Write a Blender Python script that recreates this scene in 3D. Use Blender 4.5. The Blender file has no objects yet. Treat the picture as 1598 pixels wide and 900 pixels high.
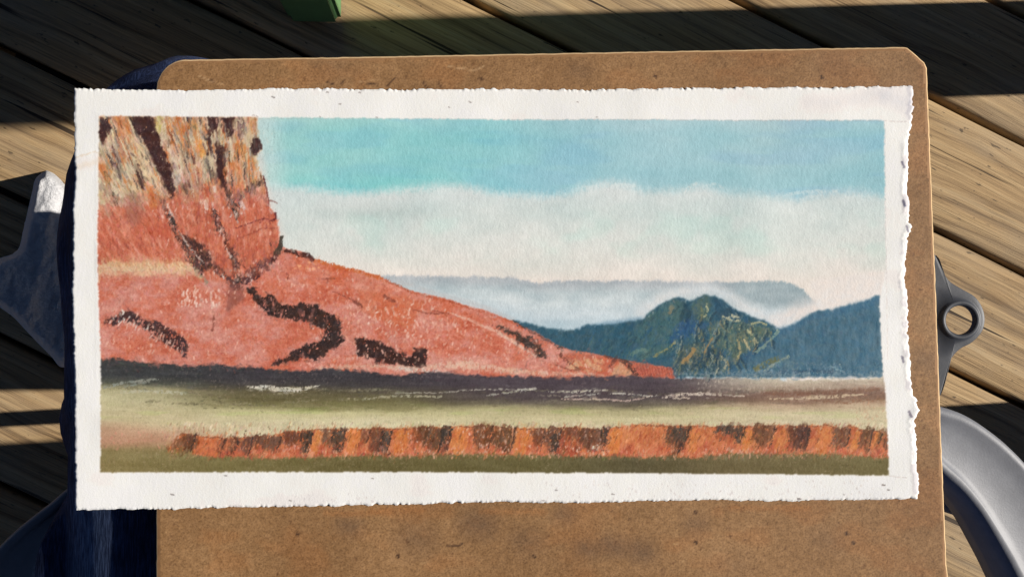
import bpy, bmesh, math, random
import numpy as np
from mathutils import Vector, Matrix

# ------------------------------------------------------------------ camera, light, exposure
scene = bpy.context.scene
col = scene.collection
R = math.radians
CAM_H = 0.978            # camera height over the deck, metres
F_PX = 1330.0            # focal length in pixels of a 1598 x 900 frame
cam_data = bpy.data.cameras.new('camera')
cam_data.sensor_fit = 'HORIZONTAL'
cam_data.sensor_width = 36.0
cam_data.lens = 36.0 * F_PX / 1598.0
cam_data.clip_start = 0.01
cam_data.clip_end = 200
cam = bpy.data.objects.new('camera', cam_data)
cam.location = (0, 0, CAM_H)
cam.rotation_euler = (R(3.5), R(-3.5), 0)
col.objects.link(cam)
scene.camera = cam

SUN_EL, SUN_AZ = 32.0, 2.9        # azimuth measured from +x towards +y
to_sun = Vector((math.cos(R(SUN_EL)) * math.cos(R(SUN_AZ)), math.cos(R(SUN_EL)) * math.sin(R(SUN_AZ)), math.sin(R(SUN_EL))))
world = bpy.data.worlds.new('World')
scene.world = world
world.use_nodes = True
wn, wl = world.node_tree.nodes, world.node_tree.links
sky = wn.new('ShaderNodeTexSky')
sky.sky_type = 'NISHITA'
sky.sun_disc = False
sky.sun_elevation = R(SUN_EL)
sky.sun_rotation = R(90 - SUN_AZ)
bg = wn['Background']
sky.air_density = 0.28
sky.dust_density = 0.18
sky.altitude = 1500
bg.inputs['Strength'].default_value = 0.05
wl.new(sky.outputs['Color'], bg.inputs['Color'])
sun_data = bpy.data.lights.new('sun', 'SUN')
sun_data.energy = 5.0
sun_data.angle = R(0.5)
sun_data.color = (1.0, 0.94, 0.86)
sun = bpy.data.objects.new('sun', sun_data)
sun.rotation_euler = to_sun.to_track_quat('Z', 'Y').to_euler()
col.objects.link(sun)
scene.view_settings.view_transform = 'Standard'
scene.view_settings.look = 'None'
scene.view_settings.exposure = 0.32
scene.view_settings.gamma = 1.0
scene.view_settings.use_curve_mapping = False

# ------------------------------------------------------------------ geometry helpers
ROT = cam.rotation_euler.to_matrix()
RN = np.array(ROT)


def ray(px, py):
    return ROT @ Vector(((px - 799.0) / F_PX, -(py - 450.0) / F_PX, -1.0))


def at_z(px, py, z=0.0):
    r = ray(px, py)
    t = (z - CAM_H) / r.z
    return Vector((r.x * t, r.y * t, z))


BOARD_D, BOARD_TILT = 0.342, 0.042      # distance of the lap board along the view, slope of its plane


def board_points(px, py, off=0.0):
    """Points of the board plane (raised by off metres) for arrays of picture coordinates."""
    u = (np.asarray(px, float) - 799.0) / F_PX
    v = -(np.asarray(py, float) - 450.0) / F_PX
    t = BOARD_D / (1 - BOARD_TILT * v)
    p = np.stack([t * u, t * v, -t], -1) @ RN.T
    p[..., 2] += CAM_H
    n = RN @ np.array([0, -(-BOARD_TILT), 1.0])
    n = n / np.linalg.norm(n)
    return p + np.asarray(off)[..., None] * n


def bpt(px, py, off=0.0):
    return Vector(board_points(px, py, off))


def link(name, mesh, mat=None, parent=None, smooth=False):
    o = bpy.data.objects.new(name, mesh)
    col.objects.link(o)
    if mat and len(mesh.materials) == 0:
        mesh.materials.append(mat)
    if parent:
        o.parent = parent
        o.matrix_parent_inverse = parent.matrix_world.inverted()
    if smooth:
        mesh.polygons.foreach_set('use_smooth', [True] * len(mesh.polygons))
    return o


def tag(o, label, cat, group=None):
    o['label'] = label
    o['category'] = cat
    if group:
        o['group'] = group
    return o


def empty(name, loc=(0, 0, 0)):
    o = bpy.data.objects.new(name, None)
    o.location = loc
    o.empty_display_size = 0.05
    col.objects.link(o)
    o.matrix_world = Matrix.Translation(Vector(loc))
    return o


def mesh_py(name, v, f):
    m = bpy.data.meshes.new(name)
    m.from_pydata([tuple(p) for p in v], [], f)
    m.update()
    return m


def np_mesh(name, verts, quads, colors=None):
    m = bpy.data.meshes.new(name)
    nv, nq = len(verts), len(quads)
    m.vertices.add(nv)
    m.vertices.foreach_set('co', verts.astype(np.float32).ravel())
    m.loops.add(nq * 4)
    m.loops.foreach_set('vertex_index', quads.astype(np.int32).ravel())
    m.polygons.add(nq)
    m.polygons.foreach_set('loop_start', (np.arange(nq) * 4).astype(np.int32))
    m.polygons.foreach_set('loop_total', np.full(nq, 4, np.int32))
    m.polygons.foreach_set('use_smooth', np.ones(nq, bool))
    m.update(calc_edges=True)
    if colors is not None:
        a = m.color_attributes.new('pigment', 'FLOAT_COLOR', 'POINT')
        rgba = np.ones((nv, 4), np.float32)
        rgba[:, :3] = colors
        a.data.foreach_set('color', rgba.ravel())
    return m


def box(bm, c, s, rot=None):
    r = bmesh.ops.create_cube(bm, size=1.0)
    M = Matrix.Translation(Vector(c)) @ (rot or Matrix()) @ Matrix.Diagonal((s[0], s[1], s[2], 1))
    bmesh.ops.transform(bm, matrix=M, verts=r['verts'])
    return r['verts']


def bm_obj(name, bm, mat, parent=None, bevel=0.0, smooth=False, seg=2):
    if bevel:
        bmesh.ops.bevel(bm, geom=list(bm.edges), offset=bevel, segments=seg, affect='EDGES', profile=0.6)
    bmesh.ops.recalc_face_normals(bm, faces=bm.faces)
    m = bpy.data.meshes.new(name)
    bm.to_mesh(m)
    bm.free()
    return link(name, m, mat, parent, smooth)


def catmull(pts, n):
    P = np.array(pts, float)
    P = np.vstack([2 * P[0] - P[1], P, 2 * P[-1] - P[-2]])
    out = []
    segs = len(P) - 3
    for k in range(n):
        s = k / (n - 1) * segs
        i = min(int(s), segs - 1)
        t = s - i
        a, b, c, d = P[i:i + 4]
        out.append(0.5 * (2 * b + (c - a) * t + (2 * a - 5 * b + 4 * c - d) * t * t + (3 * b - a - 3 * c + d) * t ** 3))
    return np.array(out)


def tube_rings(bm, centers, radii, axes, seg=24):
    """Closed lofted tube. axes: list of (u, v) unit vectors of every ring; radii: (ru, rv)."""
    rings = []
    for c, r, (u, v) in zip(centers, radii, axes):
        rings.append([bm.verts.new(Vector(c) + Vector(u) * (r[0] * math.cos(2 * math.pi * k / seg)) + Vector(v) * (r[1] * math.sin(2 * math.pi * k / seg))) for k in range(seg)])
    for a, b in zip(rings[:-1], rings[1:]):
        for k in range(seg):
            bm.faces.new((a[k], a[(k + 1) % seg], b[(k + 1) % seg], b[k]))
    bm.faces.new(list(reversed(rings[0])))
    bm.faces.new(rings[-1])


# ------------------------------------------------------------------ material helpers
def material(name, rough=0.7, spec=0.3):
    m = bpy.data.materials.new(name)
    m.use_nodes = True
    nt = m.node_tree
    b = nt.nodes['Principled BSDF']
    b.inputs['Roughness'].default_value = rough
    b.inputs['Specular IOR Level'].default_value = spec
    return m, nt, b


def N(nt, kind, **kw):
    n = nt.nodes.new(kind)
    for k, v in kw.items():
        if k in n.inputs:
            n.inputs[k].default_value = v
        else:
            setattr(n, k, v)
    return n


def coords(nt, scale=(1, 1, 1), rot=(0, 0, 0), kind='Object'):
    tc = N(nt, 'ShaderNodeTexCoord')
    mp = N(nt, 'ShaderNodeMapping')
    mp.inputs['Scale'].default_value = scale
    mp.inputs['Rotation'].default_value = rot
    nt.links.new(tc.outputs[kind], mp.inputs['Vector'])
    return mp.outputs['Vector']


def noise(nt, vec, scale, detail=4, rough=0.6, dist=0.0):
    n = N(nt, 'ShaderNodeTexNoise')
    n.inputs['Scale'].default_value = scale
    n.inputs['Detail'].default_value = detail
    n.inputs['Roughness'].default_value = rough
    n.inputs['Distortion'].default_value = dist
    nt.links.new(vec, n.inputs['Vector'])
    return n.outputs['Fac']


def ramp(nt, fac, stops):
    r = N(nt, 'ShaderNodeValToRGB')
    e = r.color_ramp.elements
    while len(e) < len(stops):
        e.new(0.5)
    for x, (p, c) in zip(e, stops):
        x.position = p
        x.color = (c[0], c[1], c[2], 1) if not isinstance(c, (int, float)) else (c, c, c, 1)
    nt.links.new(fac, r.inputs['Fac'])
    return r.outputs['Color']


def mix(nt, a, b, fac, mode='MIX'):
    m = N(nt, 'ShaderNodeMix', data_type='RGBA', blend_type=mode)
    for sock, v in ((m.inputs[0], fac), (m.inputs[6], a), (m.inputs[7], b)):
        if isinstance(v, (int, float)):
            sock.default_value = v
        elif isinstance(v, tuple):
            sock.default_value = (v[0], v[1], v[2], 1)
        else:
            nt.links.new(v, sock)
    return m.outputs[2]


def bump(nt, b, h, strength=0.3, dist=0.001):
    n = N(nt, 'ShaderNodeBump')
    n.inputs['Strength'].default_value = strength
    n.inputs['Distance'].default_value = dist
    nt.links.new(h, n.inputs['Height'])
    nt.links.new(n.outputs['Normal'], b.inputs['Normal'])


def lin(c):
    c = np.asarray(c, float) / 255.0
    return np.where(c <= 0.04045, c / 12.92, ((np.maximum(c, 0) + 0.055) / 1.055) ** 2.4)


def lint(*c):
    return tuple(float(x) for x in lin(c))


# ---- weathered deck wood
def wood_material(name, seed, tint=(1, 1, 1)):
    m, nt, b = material(name, 0.75, 0.25)
    oi = N(nt, 'ShaderNodeObjectInfo')
    tc = N(nt, 'ShaderNodeTexCoord')
    add = N(nt, 'ShaderNodeVectorMath', operation='ADD')
    sc = N(nt, 'ShaderNodeVectorMath', operation='SCALE')
    cmb = N(nt, 'ShaderNodeCombineXYZ')
    for k in range(3):
        nt.links.new(oi.outputs['Random'], cmb.inputs[k])
    nt.links.new(cmb.outputs[0], sc.inputs[0])
    sc.inputs['Scale'].default_value = 37.0
    nt.links.new(tc.outputs['Object'], add.inputs[0])
    nt.links.new(sc.outputs[0], add.inputs[1])
    base = add.outputs[0]

    def mapped(s):
        mp = N(nt, 'ShaderNodeMapping')
        mp.inputs['Scale'].default_value = s
        nt.links.new(base, mp.inputs['Vector'])
        return mp.outputs['Vector']
    bend = noise(nt, mapped((2.2, 5, 1)), 1.0, 3, 0.55)
    # growth-ring lines: distance across the plank, bent by slow noise
    sep = N(nt, 'ShaderNodeSeparateXYZ')
    nt.links.new(base, sep.inputs[0])
    ma = N(nt, 'ShaderNodeMath', operation='MULTIPLY_ADD')
    nt.links.new(bend, ma.inputs[0])
    ma.inputs[1].default_value = 0.07
    nt.links.new(sep.outputs['Y'], ma.inputs[2])
    cmb2 = N(nt, 'ShaderNodeCombineXYZ')
    nt.links.new(ma.outputs[0], cmb2.inputs['Y'])
    mx = N(nt, 'ShaderNodeMath', operation='MULTIPLY')
    nt.links.new(sep.outputs['X'], mx.inputs[0])
    mx.inputs[1].default_value = 0.012
    nt.links.new(mx.outputs[0], cmb2.inputs['X'])
    rings = noise(nt, cmb2.outputs[0], 95, 6, 0.66)
    fine = noise(nt, mapped((9, 420, 9)), 1.0, 4, 0.7)
    crack = noise(nt, mapped((2.6, 105, 3)), 1.0, 3, 0.45)
    blot = noise(nt, mapped((5, 14, 5)), 1.0, 4, 0.6)
    speck = noise(nt, mapped((90, 230, 60)), 1.0, 2, 0.5)
    c = ramp(nt, rings, [(0.30, (0.125, 0.075, 0.036)), (0.43, (0.34, 0.225, 0.115)), (0.55, (0.45, 0.308, 0.158)), (0.70, (0.51, 0.378, 0.215))])
    c = mix(nt, c, ramp(nt, fine, [(0.32, (0.30, 0.27, 0.25)), (0.47, (0.86, 0.85, 0.84)), (0.66, (1.2, 1.18, 1.16))]), 0.68, 'MULTIPLY')
    c = mix(nt, c, mix(nt, c, (0.38, 0.31, 0.22), .5), ramp(nt, blot, [(0.45, 0.0), (0.66, 0.8)]))
    c = mix(nt, c, (0.045, 0.03, 0.02), ramp(nt, crack, [(0.315, 0.95), (0.345, 0.0)]))
    c = mix(nt, c, (0.06, 0.045, 0.03), ramp(nt, speck, [(0.68, 0.0), (0.75, 0.75)]))
    nt.links.new(c, b.inputs['Base Color'])
    hh = mix(nt, ramp(nt, rings, [(0.3, 0.0), (0.6, 1.0)]), fine, 0.45)
    hh = mix(nt, hh, (0, 0, 0), ramp(nt, crack, [(0.315, 1.0), (0.36, 0.0)]))
    bump(nt, b, hh, 0.7, 0.0018)
    return m


WOOD = wood_material('weathered_wood', 1)


def plain(name, c, rough=0.6, spec=0.3, metal=0.0, ns=0, amt=0.15, bstr=0.0, bdist=0.0005):
    m, nt, b = material(name, rough, spec)
    b.inputs['Metallic'].default_value = metal
    v = coords(nt)
    n = noise(nt, v, ns or 60, 5, 0.6)
    lo = tuple(x * (1 - amt) for x in c)
    hi = tuple(min(1, x * (1 + amt)) for x in c)
    nt.links.new(ramp(nt, n, [(0.3, lo), (0.7, hi)]), b.inputs['Base Color'])
    if bstr:
        bump(nt, b, noise(nt, v, (ns or 60) * 6, 3, 0.6), bstr, bdist)
    return m


def pigment_material(name, rough=0.85, spec=0.15, fuzz=0.0, fscale=900, speck=0.0):
    m, nt, b = material(name, rough, spec)
    a = N(nt, 'ShaderNodeAttribute', attribute_name='pigment')
    nt.links.new(a.outputs['Color'], b.inputs['Base Color'])
    if speck:
        f1 = noise(nt, coords(nt), 1300, 3, .7)
        cc = mix(nt, a.outputs['Color'], ramp(nt, f1, [(.3, (.52, .48, .44)), (.5, (1, 1, 1)), (.7, (1.32, 1.30, 1.26))]), speck, 'MULTIPLY')
        nt.links.new(cc, b.inputs['Base Color'])
    if fuzz:
        bump(nt, b, noise(nt, coords(nt), fscale, 4, 0.65), fuzz, 0.0003)
    return m


# ------------------------------------------------------------------ pigment painter (colour attributes on real sheets)
_T = np.random.default_rng(5).random((256, 256)).astype(np.float32)


def vn(x, y, seed=0):
    x = np.asarray(x, np.float32) + seed * 17.31
    y = np.asarray(y, np.float32) + seed * 9.77
    xi, yi = np.floor(x).astype(np.int32), np.floor(y).astype(np.int32)
    fx, fy = x - xi, y - yi
    fx, fy = fx * fx * (3 - 2 * fx), fy * fy * (3 - 2 * fy)
    a, b, c, d = _T[yi & 255, xi & 255], _T[yi & 255, (xi + 1) & 255], _T[(yi + 1) & 255, xi & 255], _T[(yi + 1) & 255, (xi + 1) & 255]
    return (a * (1 - fx) + b * fx) * (1 - fy) + (c * (1 - fx) + d * fx) * fy


def fbm(x, y, seed=0, o=4, g=0.5):
    t, s, w = 0, 0, 1.0
    for k in range(o):
        t = t + w * vn(x * 2 ** k, y * 2 ** k, seed + k * 3)
        s += w
        w *= g
    return t / s


def sstep(a, b, x):
    t = np.clip((x - a) / (b - a), 0, 1)
    return t * t * (3 - 2 * t)


class Painter:
    def __init__(s, x0, x1, y0, y1, step, base):
        s.step = step
        s.xs = np.arange(x0, x1 + step / 2, step, dtype=np.float32)
        s.ys = np.arange(y0, y1 + step / 2, step, dtype=np.float32)
        s.X, s.Y = np.meshgrid(s.xs, s.ys)
        s.C = np.empty(s.X.shape + (3,), np.float32)
        s.C[:] = base
        s.H = np.zeros_like(s.X)
        s.wx = fbm(s.X / 7, s.Y / 7, 41, 3, .6) - .5 + (vn(s.X / 2.1, s.Y / 2.6, 43) - .5) * .5
        s.wy = fbm(s.X / 7, s.Y / 7, 57, 3, .6) - .5 + (vn(s.X / 2.1, s.Y / 2.6, 59) - .5) * .5
        s.v2 = fbm(s.X / 9, s.Y / 7, 87, 4, .65) - .5
        s.tooth = fbm(s.X / 2.6, s.Y / 4.2, 71, 3, .65)
        s.v1 = fbm(s.X / 4, s.Y / 9, 83, 4, .6) - .5
        s.rng = np.random.default_rng(11)

    def win(s, x0, x1, y0, y1):
        i0, i1 = np.searchsorted(s.xs, x0), np.searchsorted(s.xs, x1)
        j0, j1 = np.searchsorted(s.ys, y0), np.searchsorted(s.ys, y1)
        return slice(max(0, j0), max(0, j1)), slice(max(0, i0), max(0, i1))

    def blend(s, w, m, c, var=10, relief=0.0):
        c = np.asarray(c, np.float32)
        if c.ndim == 1:
            c = c + (s.v1[w] * 2.6 * var)[..., None] + (s.v2[w] * 2.4 * var)[..., None] * np.array([1, .1, -.5], np.float32)
        m = m[..., None]
        s.C[w] = s.C[w] * (1 - m) + c * m
        if relief:
            s.H[w] += m[..., 0] * relief

    def poly(s, pts, c, a=1.0, rough=4.0, soft=1, var=10, dry=0.0, relief=0.0):
        P = np.array(pts, float)
        w = s.win(P[:, 0].min() - 8 - soft * 2, P[:, 0].max() + 8 + soft * 2, P[:, 1].min() - 8 - soft * 2, P[:, 1].max() + 8 + soft * 2)
        x, y = s.X[w] + s.wx[w] * rough, s.Y[w] + s.wy[w] * rough
        if x.size == 0:
            return
        ins = np.zeros(x.shape, bool)
        for (x1, y1), (x2, y2) in zip(P, np.roll(P, -1, 0)):
            if y1 == y2:
                continue
            cr = ((y1 > y) != (y2 > y)) & (x < (x2 - x1) * (y - y1) / (y2 - y1) + x1)
            ins ^= cr
        m = ins.astype(np.float32)
        for k in range(int(soft)):
            m = blur(m)
        if dry:
            m = m * sstep(dry - .07, dry + .07, s.tooth[w] + .22 * (m - .6))
        s.blend(w, m * a, c, var, relief)

    def stroke(s, pts, width, c, a=1.0, rough=2.5, dry=0.0, var=8, soft=.8, relief=0.0):
        P = np.array(pts, float)
        W = np.array(width, float) if np.ndim(width) else np.full(len(P), float(width))
        if len(W) != len(P):
            W = np.interp(np.linspace(0, 1, len(P)), np.linspace(0, 1, len(W)), W)
        g = W.max() + 5
        w = s.win(P[:, 0].min() - g, P[:, 0].max() + g, P[:, 1].min() - g, P[:, 1].max() + g)
        x, y = s.X[w] + s.wx[w] * rough, s.Y[w] + s.wy[w] * rough
        if x.size == 0:
            return
        best = np.full(x.shape, 1e9, np.float32)
        for k in range(len(P) - 1):
            d = P[k + 1] - P[k]
            L = (d @ d) + 1e-9
            t = np.clip(((x - P[k, 0]) * d[0] + (y - P[k, 1]) * d[1]) / L, 0, 1)
            q = np.hypot(x - P[k, 0] - t * d[0], y - P[k, 1] - t * d[1]) - (W[k] * (1 - t) + W[k + 1] * t) / 2
            best = np.minimum(best, q)
        m = sstep(soft, -soft, best)
        if dry:
            m = m * sstep(dry - .07, dry + .07, s.tooth[w])
        s.blend(w, m * a, c, var, relief)

    def flecks(s, x0, x1, y0, y1, n, c, size=(1.2, 2.6), a=.9, ang=90, jit=35, lng=(1, 3), hill=None):
        for k in range(n):
            x, y = s.rng.uniform(x0, x1), s.rng.uniform(y0, y1)
            if hill is not None and not hill(x, y):
                continue
            t = math.radians(ang + s.rng.uniform(-jit, jit))
            L = s.rng.uniform(*lng)
            cc = np.array(c, float) + s.rng.uniform(-14, 14)
            s.stroke([(x, y), (x + L * math.cos(t), y + L * math.sin(t))], s.rng.uniform(*size), cc, a * s.rng.uniform(.5, 1), 1.0, relief=.00002)


def make_stamps(step, rng):
    out = {}
    for size, (L, Wd) in enumerate(((5, 2.2), (8, 2.8), (13, 3.4))):
        for a in range(12):
            t = math.radians(a * 15)
            n = int(L / step / 2) + 3
            yy, xx = np.mgrid[-n:n + 1, -n:n + 1] * step
            u = xx * math.cos(t) + yy * math.sin(t)
            v = -xx * math.sin(t) + yy * math.cos(t)
            m = sstep(1.15, .75, np.sqrt((u / (L / 2)) ** 2 + (v / (Wd / 2)) ** 2))
            m = m * (.55 + .45 * rng.random(m.shape))
            out[size, a] = m.astype(np.float32)
    return out


def dab(p, st, x, y, size, ang, src_off, jit, alpha, tint=None):
    m = st[size, int(round(ang / 15)) % 12]
    n = m.shape[0] // 2
    i, j = int((x - p.xs[0]) / p.step), int((y - p.ys[0]) / p.step)
    H_, W_ = p.X.shape
    if i - n < 0 or j - n < 0 or i + n >= W_ or j + n >= H_:
        return
    si = min(max(i + int(src_off[0] / p.step), 0), W_ - 1)
    sj = min(max(j + int(src_off[1] / p.step), 0), H_ - 1)
    c = p.C[sj, si] + jit
    if tint is not None:
        c = c * .6 + tint * .4
    w = (slice(j - n, j + n + 1), slice(i - n, i + n + 1))
    mm = (m * alpha)[..., None]
    p.C[w] += (c - p.C[w]) * mm
    p.H[w] += m * alpha * .000012


def blur(m):
    p = np.pad(m, 1, mode='edge')
    m = (p[:, :-2] + 2 * p[:, 1:-1] + p[:, 2:]) / 4
    return (m[:-2] + 2 * m[1:-1] + m[2:]) / 4


def curve_y(pts, X):
    P = np.array(pts, float)
    return np.interp(X, P[:, 0], P[:, 1])


def palette(t, stops):
    ps = [p for p, c in stops]
    out = np.stack([np.interp(t, ps, [c[k] for p, c in stops]) for k in range(3)], -1)
    return out.astype(np.float32)


PIC = [(155, 181.5), (402, 184), (760, 187.5), (1378, 189), (1381, 420), (1371, 470), (1376, 560), (1384, 680), (1385, 740.5), (1000, 737), (600, 735), (158, 736), (159, 560), (154, 400), (156, 250)]


def paint_picture():
    p = Painter(106, 1444, 124, 806, 1.25, (249, 245, 241))
    X, Y = p.X, p.Y
    full = (slice(None), slice(None))
    # ---- paper: fibre mottling, faint smudges
    p.C += ((fbm(X / 40, Y / 40, 3, 4) - .5) * 10)[..., None] * np.array([1, .9, .8], np.float32)
    p.C += ((p.tooth - .5) * 7)[..., None]
    sm = sstep(.60, .80, fbm(X / 55, Y / 35, 23, 4)) * 7
    p.C -= sm[..., None] * np.array([1.0, 1.0, .8], np.float32)

    # ---- sky
    ce = curve_y([(400, 282), (450, 291), (500, 296), (560, 298), (610, 295), (660, 290), (720, 293), (780, 301), (850, 303), (890, 297), (930, 288), (975, 287), (1020, 296), (1060, 300), (1090, 290), (1130, 299), (1200, 306), (1245, 312), (1290, 302), (1330, 300), (1390, 314)], X)
    ce = ce + (fbm(X / 20, Y / 20, 9, 3) - .5) * 6
    blue = palette(np.clip((X - 400) / 980, 0, 1), [(0, (150, 212, 212)), (.12, (140, 209, 209)), (.35, (133, 203, 209)), (.5, (138, 198, 211)), (.62, (152, 200, 212)), (.8, (158, 202, 212)), (1, (143, 196, 208))])
    pat = fbm(X / 90, Y / 34, 31, 4)
    blue += ((pat - .5) * 34)[..., None] * np.array([1, .45, .35], np.float32)
    blue += (sstep(215, 186, Y) * 14)[..., None] * np.array([1, .3, .2], np.float32)
    deep = sstep(.5, .7, fbm(X / 120, Y / 26, 37, 3))
    blue += (deep * 9)[..., None] * np.array([-.9, -.7, .1], np.float32)
    blue += (sstep(ce - 40, ce, Y) * sstep(900, 500, X) * 8)[..., None] * np.array([-1.2, .4, .1], np.float32)
    halo = sstep(455, 405, X - (Y - 190) * .12)
    blue = blue * (1 - halo[..., None] * .62) + np.array([214, 224, 222], np.float32) * halo[..., None] * .62
    blue = blue * .82 + np.array([206, 221, 222], np.float32) * .18
    cl = palette(np.clip((Y - 290) / 150, 0, 1), [(0, (210, 222, 223)), (.3, (212, 223, 221)), (.6, (220, 226, 222)), (.8, (227, 227, 221)), (1, (236, 228, 220))])
    cl += ((fbm(X / 70, Y / 30, 43, 4) - .5) * 26)[..., None] * np.array([1, .55, .5], np.float32)
    tq = sstep(.52, .75, fbm(X / 60, Y / 40, 47, 3)) * sstep(310, 345, Y) * sstep(425, 385, Y)
    cl += (tq * 6)[..., None] * np.array([-1.2, .2, -.1], np.float32)
    gz = np.exp(-((X - 590) / 90) ** 2 - ((Y - 332) / 13) ** 2)
    cl -= (gz * 18)[..., None] * np.array([1, .8, .8], np.float32)
    m = sstep(ce - 12, ce + 13, Y + (p.tooth - .5) * 9 + (fbm(X / 60, Y / 60, 91, 2) - .5) * 12)[..., None]
    sk = blue * (1 - m) + cl * m
    # a brighter brushed crest along the cloud edge
    crest = .35 * np.exp(-((Y - ce - 3) / 5.0) ** 2) * sstep(.45, .62, fbm(X / 30, Y / 8, 61, 3))
    sk = sk + (crest * 12)[..., None]
    # paper grain showing through the pastel
    sk += ((fbm(X / 2.6, Y / 9, 67, 3, .7) - .5) * 20)[..., None]
    # long grey cloud bank
    gb = curve_y([(600, 429), (700, 430), (800, 432), (825, 438), (840, 441), (870, 437), (1000, 437), (1100, 439), (1200, 438), (1232, 440), (1250, 450), (1262, 461), (1280, 478), (1300, 505), (1390, 590)], X) + (fbm(X / 9, Y / 9, 73, 3) - .5) * 5
    depth = Y - gb
    gcol = palette(np.clip(depth / 70, 0, 1), [(0, (176, 184, 191)), (.12, (177, 187, 193)), (.28, (190, 204, 209)), (.5, (208, 220, 224)), (.75, (203, 217, 224)), (1, (188, 208, 218))])
    rr = sstep(1090, 1190, X) * sstep(50, 30, depth)
    gcol = gcol * (1 - rr[..., None]) + np.array([158, 176, 183], np.float32) * rr[..., None]
    gcol += ((fbm(X / 34, Y / 14, 79, 4) - .5) * 40)[..., None] * np.array([1, .8, .7], np.float32)
    gcol += ((fbm(X / 2.4, Y / 6, 81, 3, .7) - .5) * 20)[..., None]
    m = (sstep(-2, 4, depth + (p.tooth - .5) * 6) * sstep(1285, 1262, X + (Y - 470) * .4))[..., None]
    sk = sk * (1 - m) + gcol * m
    p.C_sky = sk
    pm = np.zeros_like(X)
    # picture mask, slightly ragged
    xx, yy = X + p.wx * 3, Y + p.wy * 2.4
    ins = np.zeros(X.shape, bool)
    Q = np.array(PIC, float)
    for (x1, y1), (x2, y2) in zip(Q, np.roll(Q, -1, 0)):
        if y1 == y2:
            continue
        ins ^= ((y1 > yy) != (y2 > yy)) & (xx < (x2 - x1) * (yy - y1) / (y2 - y1) + x1)
    pm = blur(ins.astype(np.float32))
    paper = p.C.copy()
    p.C[:] = sk
    # white brushed arcs in the sky
    for pts, wd, al in (([(1068, 300), (1078, 289), (1086, 287)], 4, .5), ([(1100, 291), (1115, 287), (1128, 294)], 3, .35), ([(1225, 304), (1260, 299), (1310, 299)], 5, .4), ([(1248, 310), (1290, 303)], 4, .3), ([(905, 296), (950, 288), (990, 291)], 6, .35), ([(620, 300), (660, 296), (720, 299)], 5, .3)):
        p.stroke(pts, wd, (226, 234, 232), al, 3, dry=.42)
    # white glow round the peak
    p.stroke([(1000, 486), (1035, 462), (1065, 455), (1105, 450), (1140, 462), (1170, 484), (1212, 502)], 16, (222, 226, 228), .75, 3, soft=9)
    p.stroke([(1212, 502), (1240, 486), (1290, 470), (1370, 448)], 22, (232, 228, 226), .85, 3, soft=12)
    p.poly([(1262, 440), (1382, 420), (1372, 466), (1300, 480), (1262, 490), (1225, 508), (1245, 484), (1278, 474)], (236, 229, 224), .8, 4, 6, 5)

    # ---- far mountains
    ridge = [(800, 500), (820, 503), (850, 511), (880, 514), (905, 512), (915, 506), (940, 508), (960, 506), (975, 502), (1000, 498), (1010, 490), (1025, 478), (1040, 470), (1055, 463), (1065, 464), (1075, 470), (1090, 463), (1105, 460), (1118, 464), (1127, 467), (1140, 477), (1150, 484), (1160, 488), (1172, 495), (1185, 498), (1200, 504), (1216, 514), (1216, 588), (800, 588)]
    p.stroke([(905, 516), (940, 508), (1000, 499)], 9, (88, 130, 160), .5, 3, soft=5)
    p.poly(ridge, (55, 92, 110), 1, 4.5, 2, 12)
    # facets of the peak
    for q_, c_, a_ in (([(1008, 496), (1030, 478), (1052, 466), (1066, 472), (1074, 500), (1046, 530), (1000, 542), (985, 520)], (76, 108, 108), .7), ([(1066, 470), (1076, 474), (1080, 500), (1066, 520), (1060, 500)], (40, 68, 82), .7), ([(1078, 474), (1092, 464), (1106, 462), (1108, 484), (1098, 500), (1084, 500)], (86, 108, 98), .7), ([(1110, 466), (1130, 472), (1160, 490), (1150, 500), (1120, 500)], (48, 78, 98), .7), ([(1112, 506), (1150, 502), (1190, 508), (1206, 516), (1180, 540), (1150, 560), (1120, 540)], (96, 114, 98), .65), ([(1094, 548), (1124, 540), (1130, 560), (1104, 578), (1080, 576)], (44, 66, 78), .7), ([(1056, 548), (1092, 530), (1098, 548), (1072, 570), (1050, 576)], (92, 98, 84), .6), ([(990, 548), (1020, 540), (1050, 534), (1040, 552), (1000, 562)], (84, 112, 106), .6), ([(920, 512), (980, 506), (1000, 520), (980, 548), (930, 540)], (52, 90, 106), .6), ([(1126, 560), (1160, 556), (1172, 566), (1130, 584), (1110, 584)], (104, 118, 112), .6)):
        p.poly(q_, c_, a_, 9, 3, 12)
    # peak modelling
    rng = np.random.default_rng(4)
    peak = lambda x, y: y > curve_y(ridge[:-2], np.array([x]))[0] + 4
    for k in range(420):
        x, y = rng.uniform(905, 1212), rng.uniform(465, 582)
        if not peak(x, y):
            continue
        L, t = rng.uniform(6, 18), math.radians(rng.uniform(48, 80) if x > 1095 else rng.uniform(100, 135))
        c = [(40, 74, 92), (66, 104, 106), (48, 88, 118), (78, 104, 98), (38, 62, 72), (56, 96, 124)][rng.integers(6)]
        p.stroke([(x, y), (x + L * math.cos(t), y + L * math.sin(t))], rng.uniform(1.2, 4), c, rng.uniform(.3, .7), 5, dry=.42)
    p.poly([(1060, 500), (1090, 498), (1110, 505), (1090, 520), (1060, 530), (1040, 540), (1050, 515)], (44, 84, 132), .6, 6, 4, 10, dry=.4)
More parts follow.
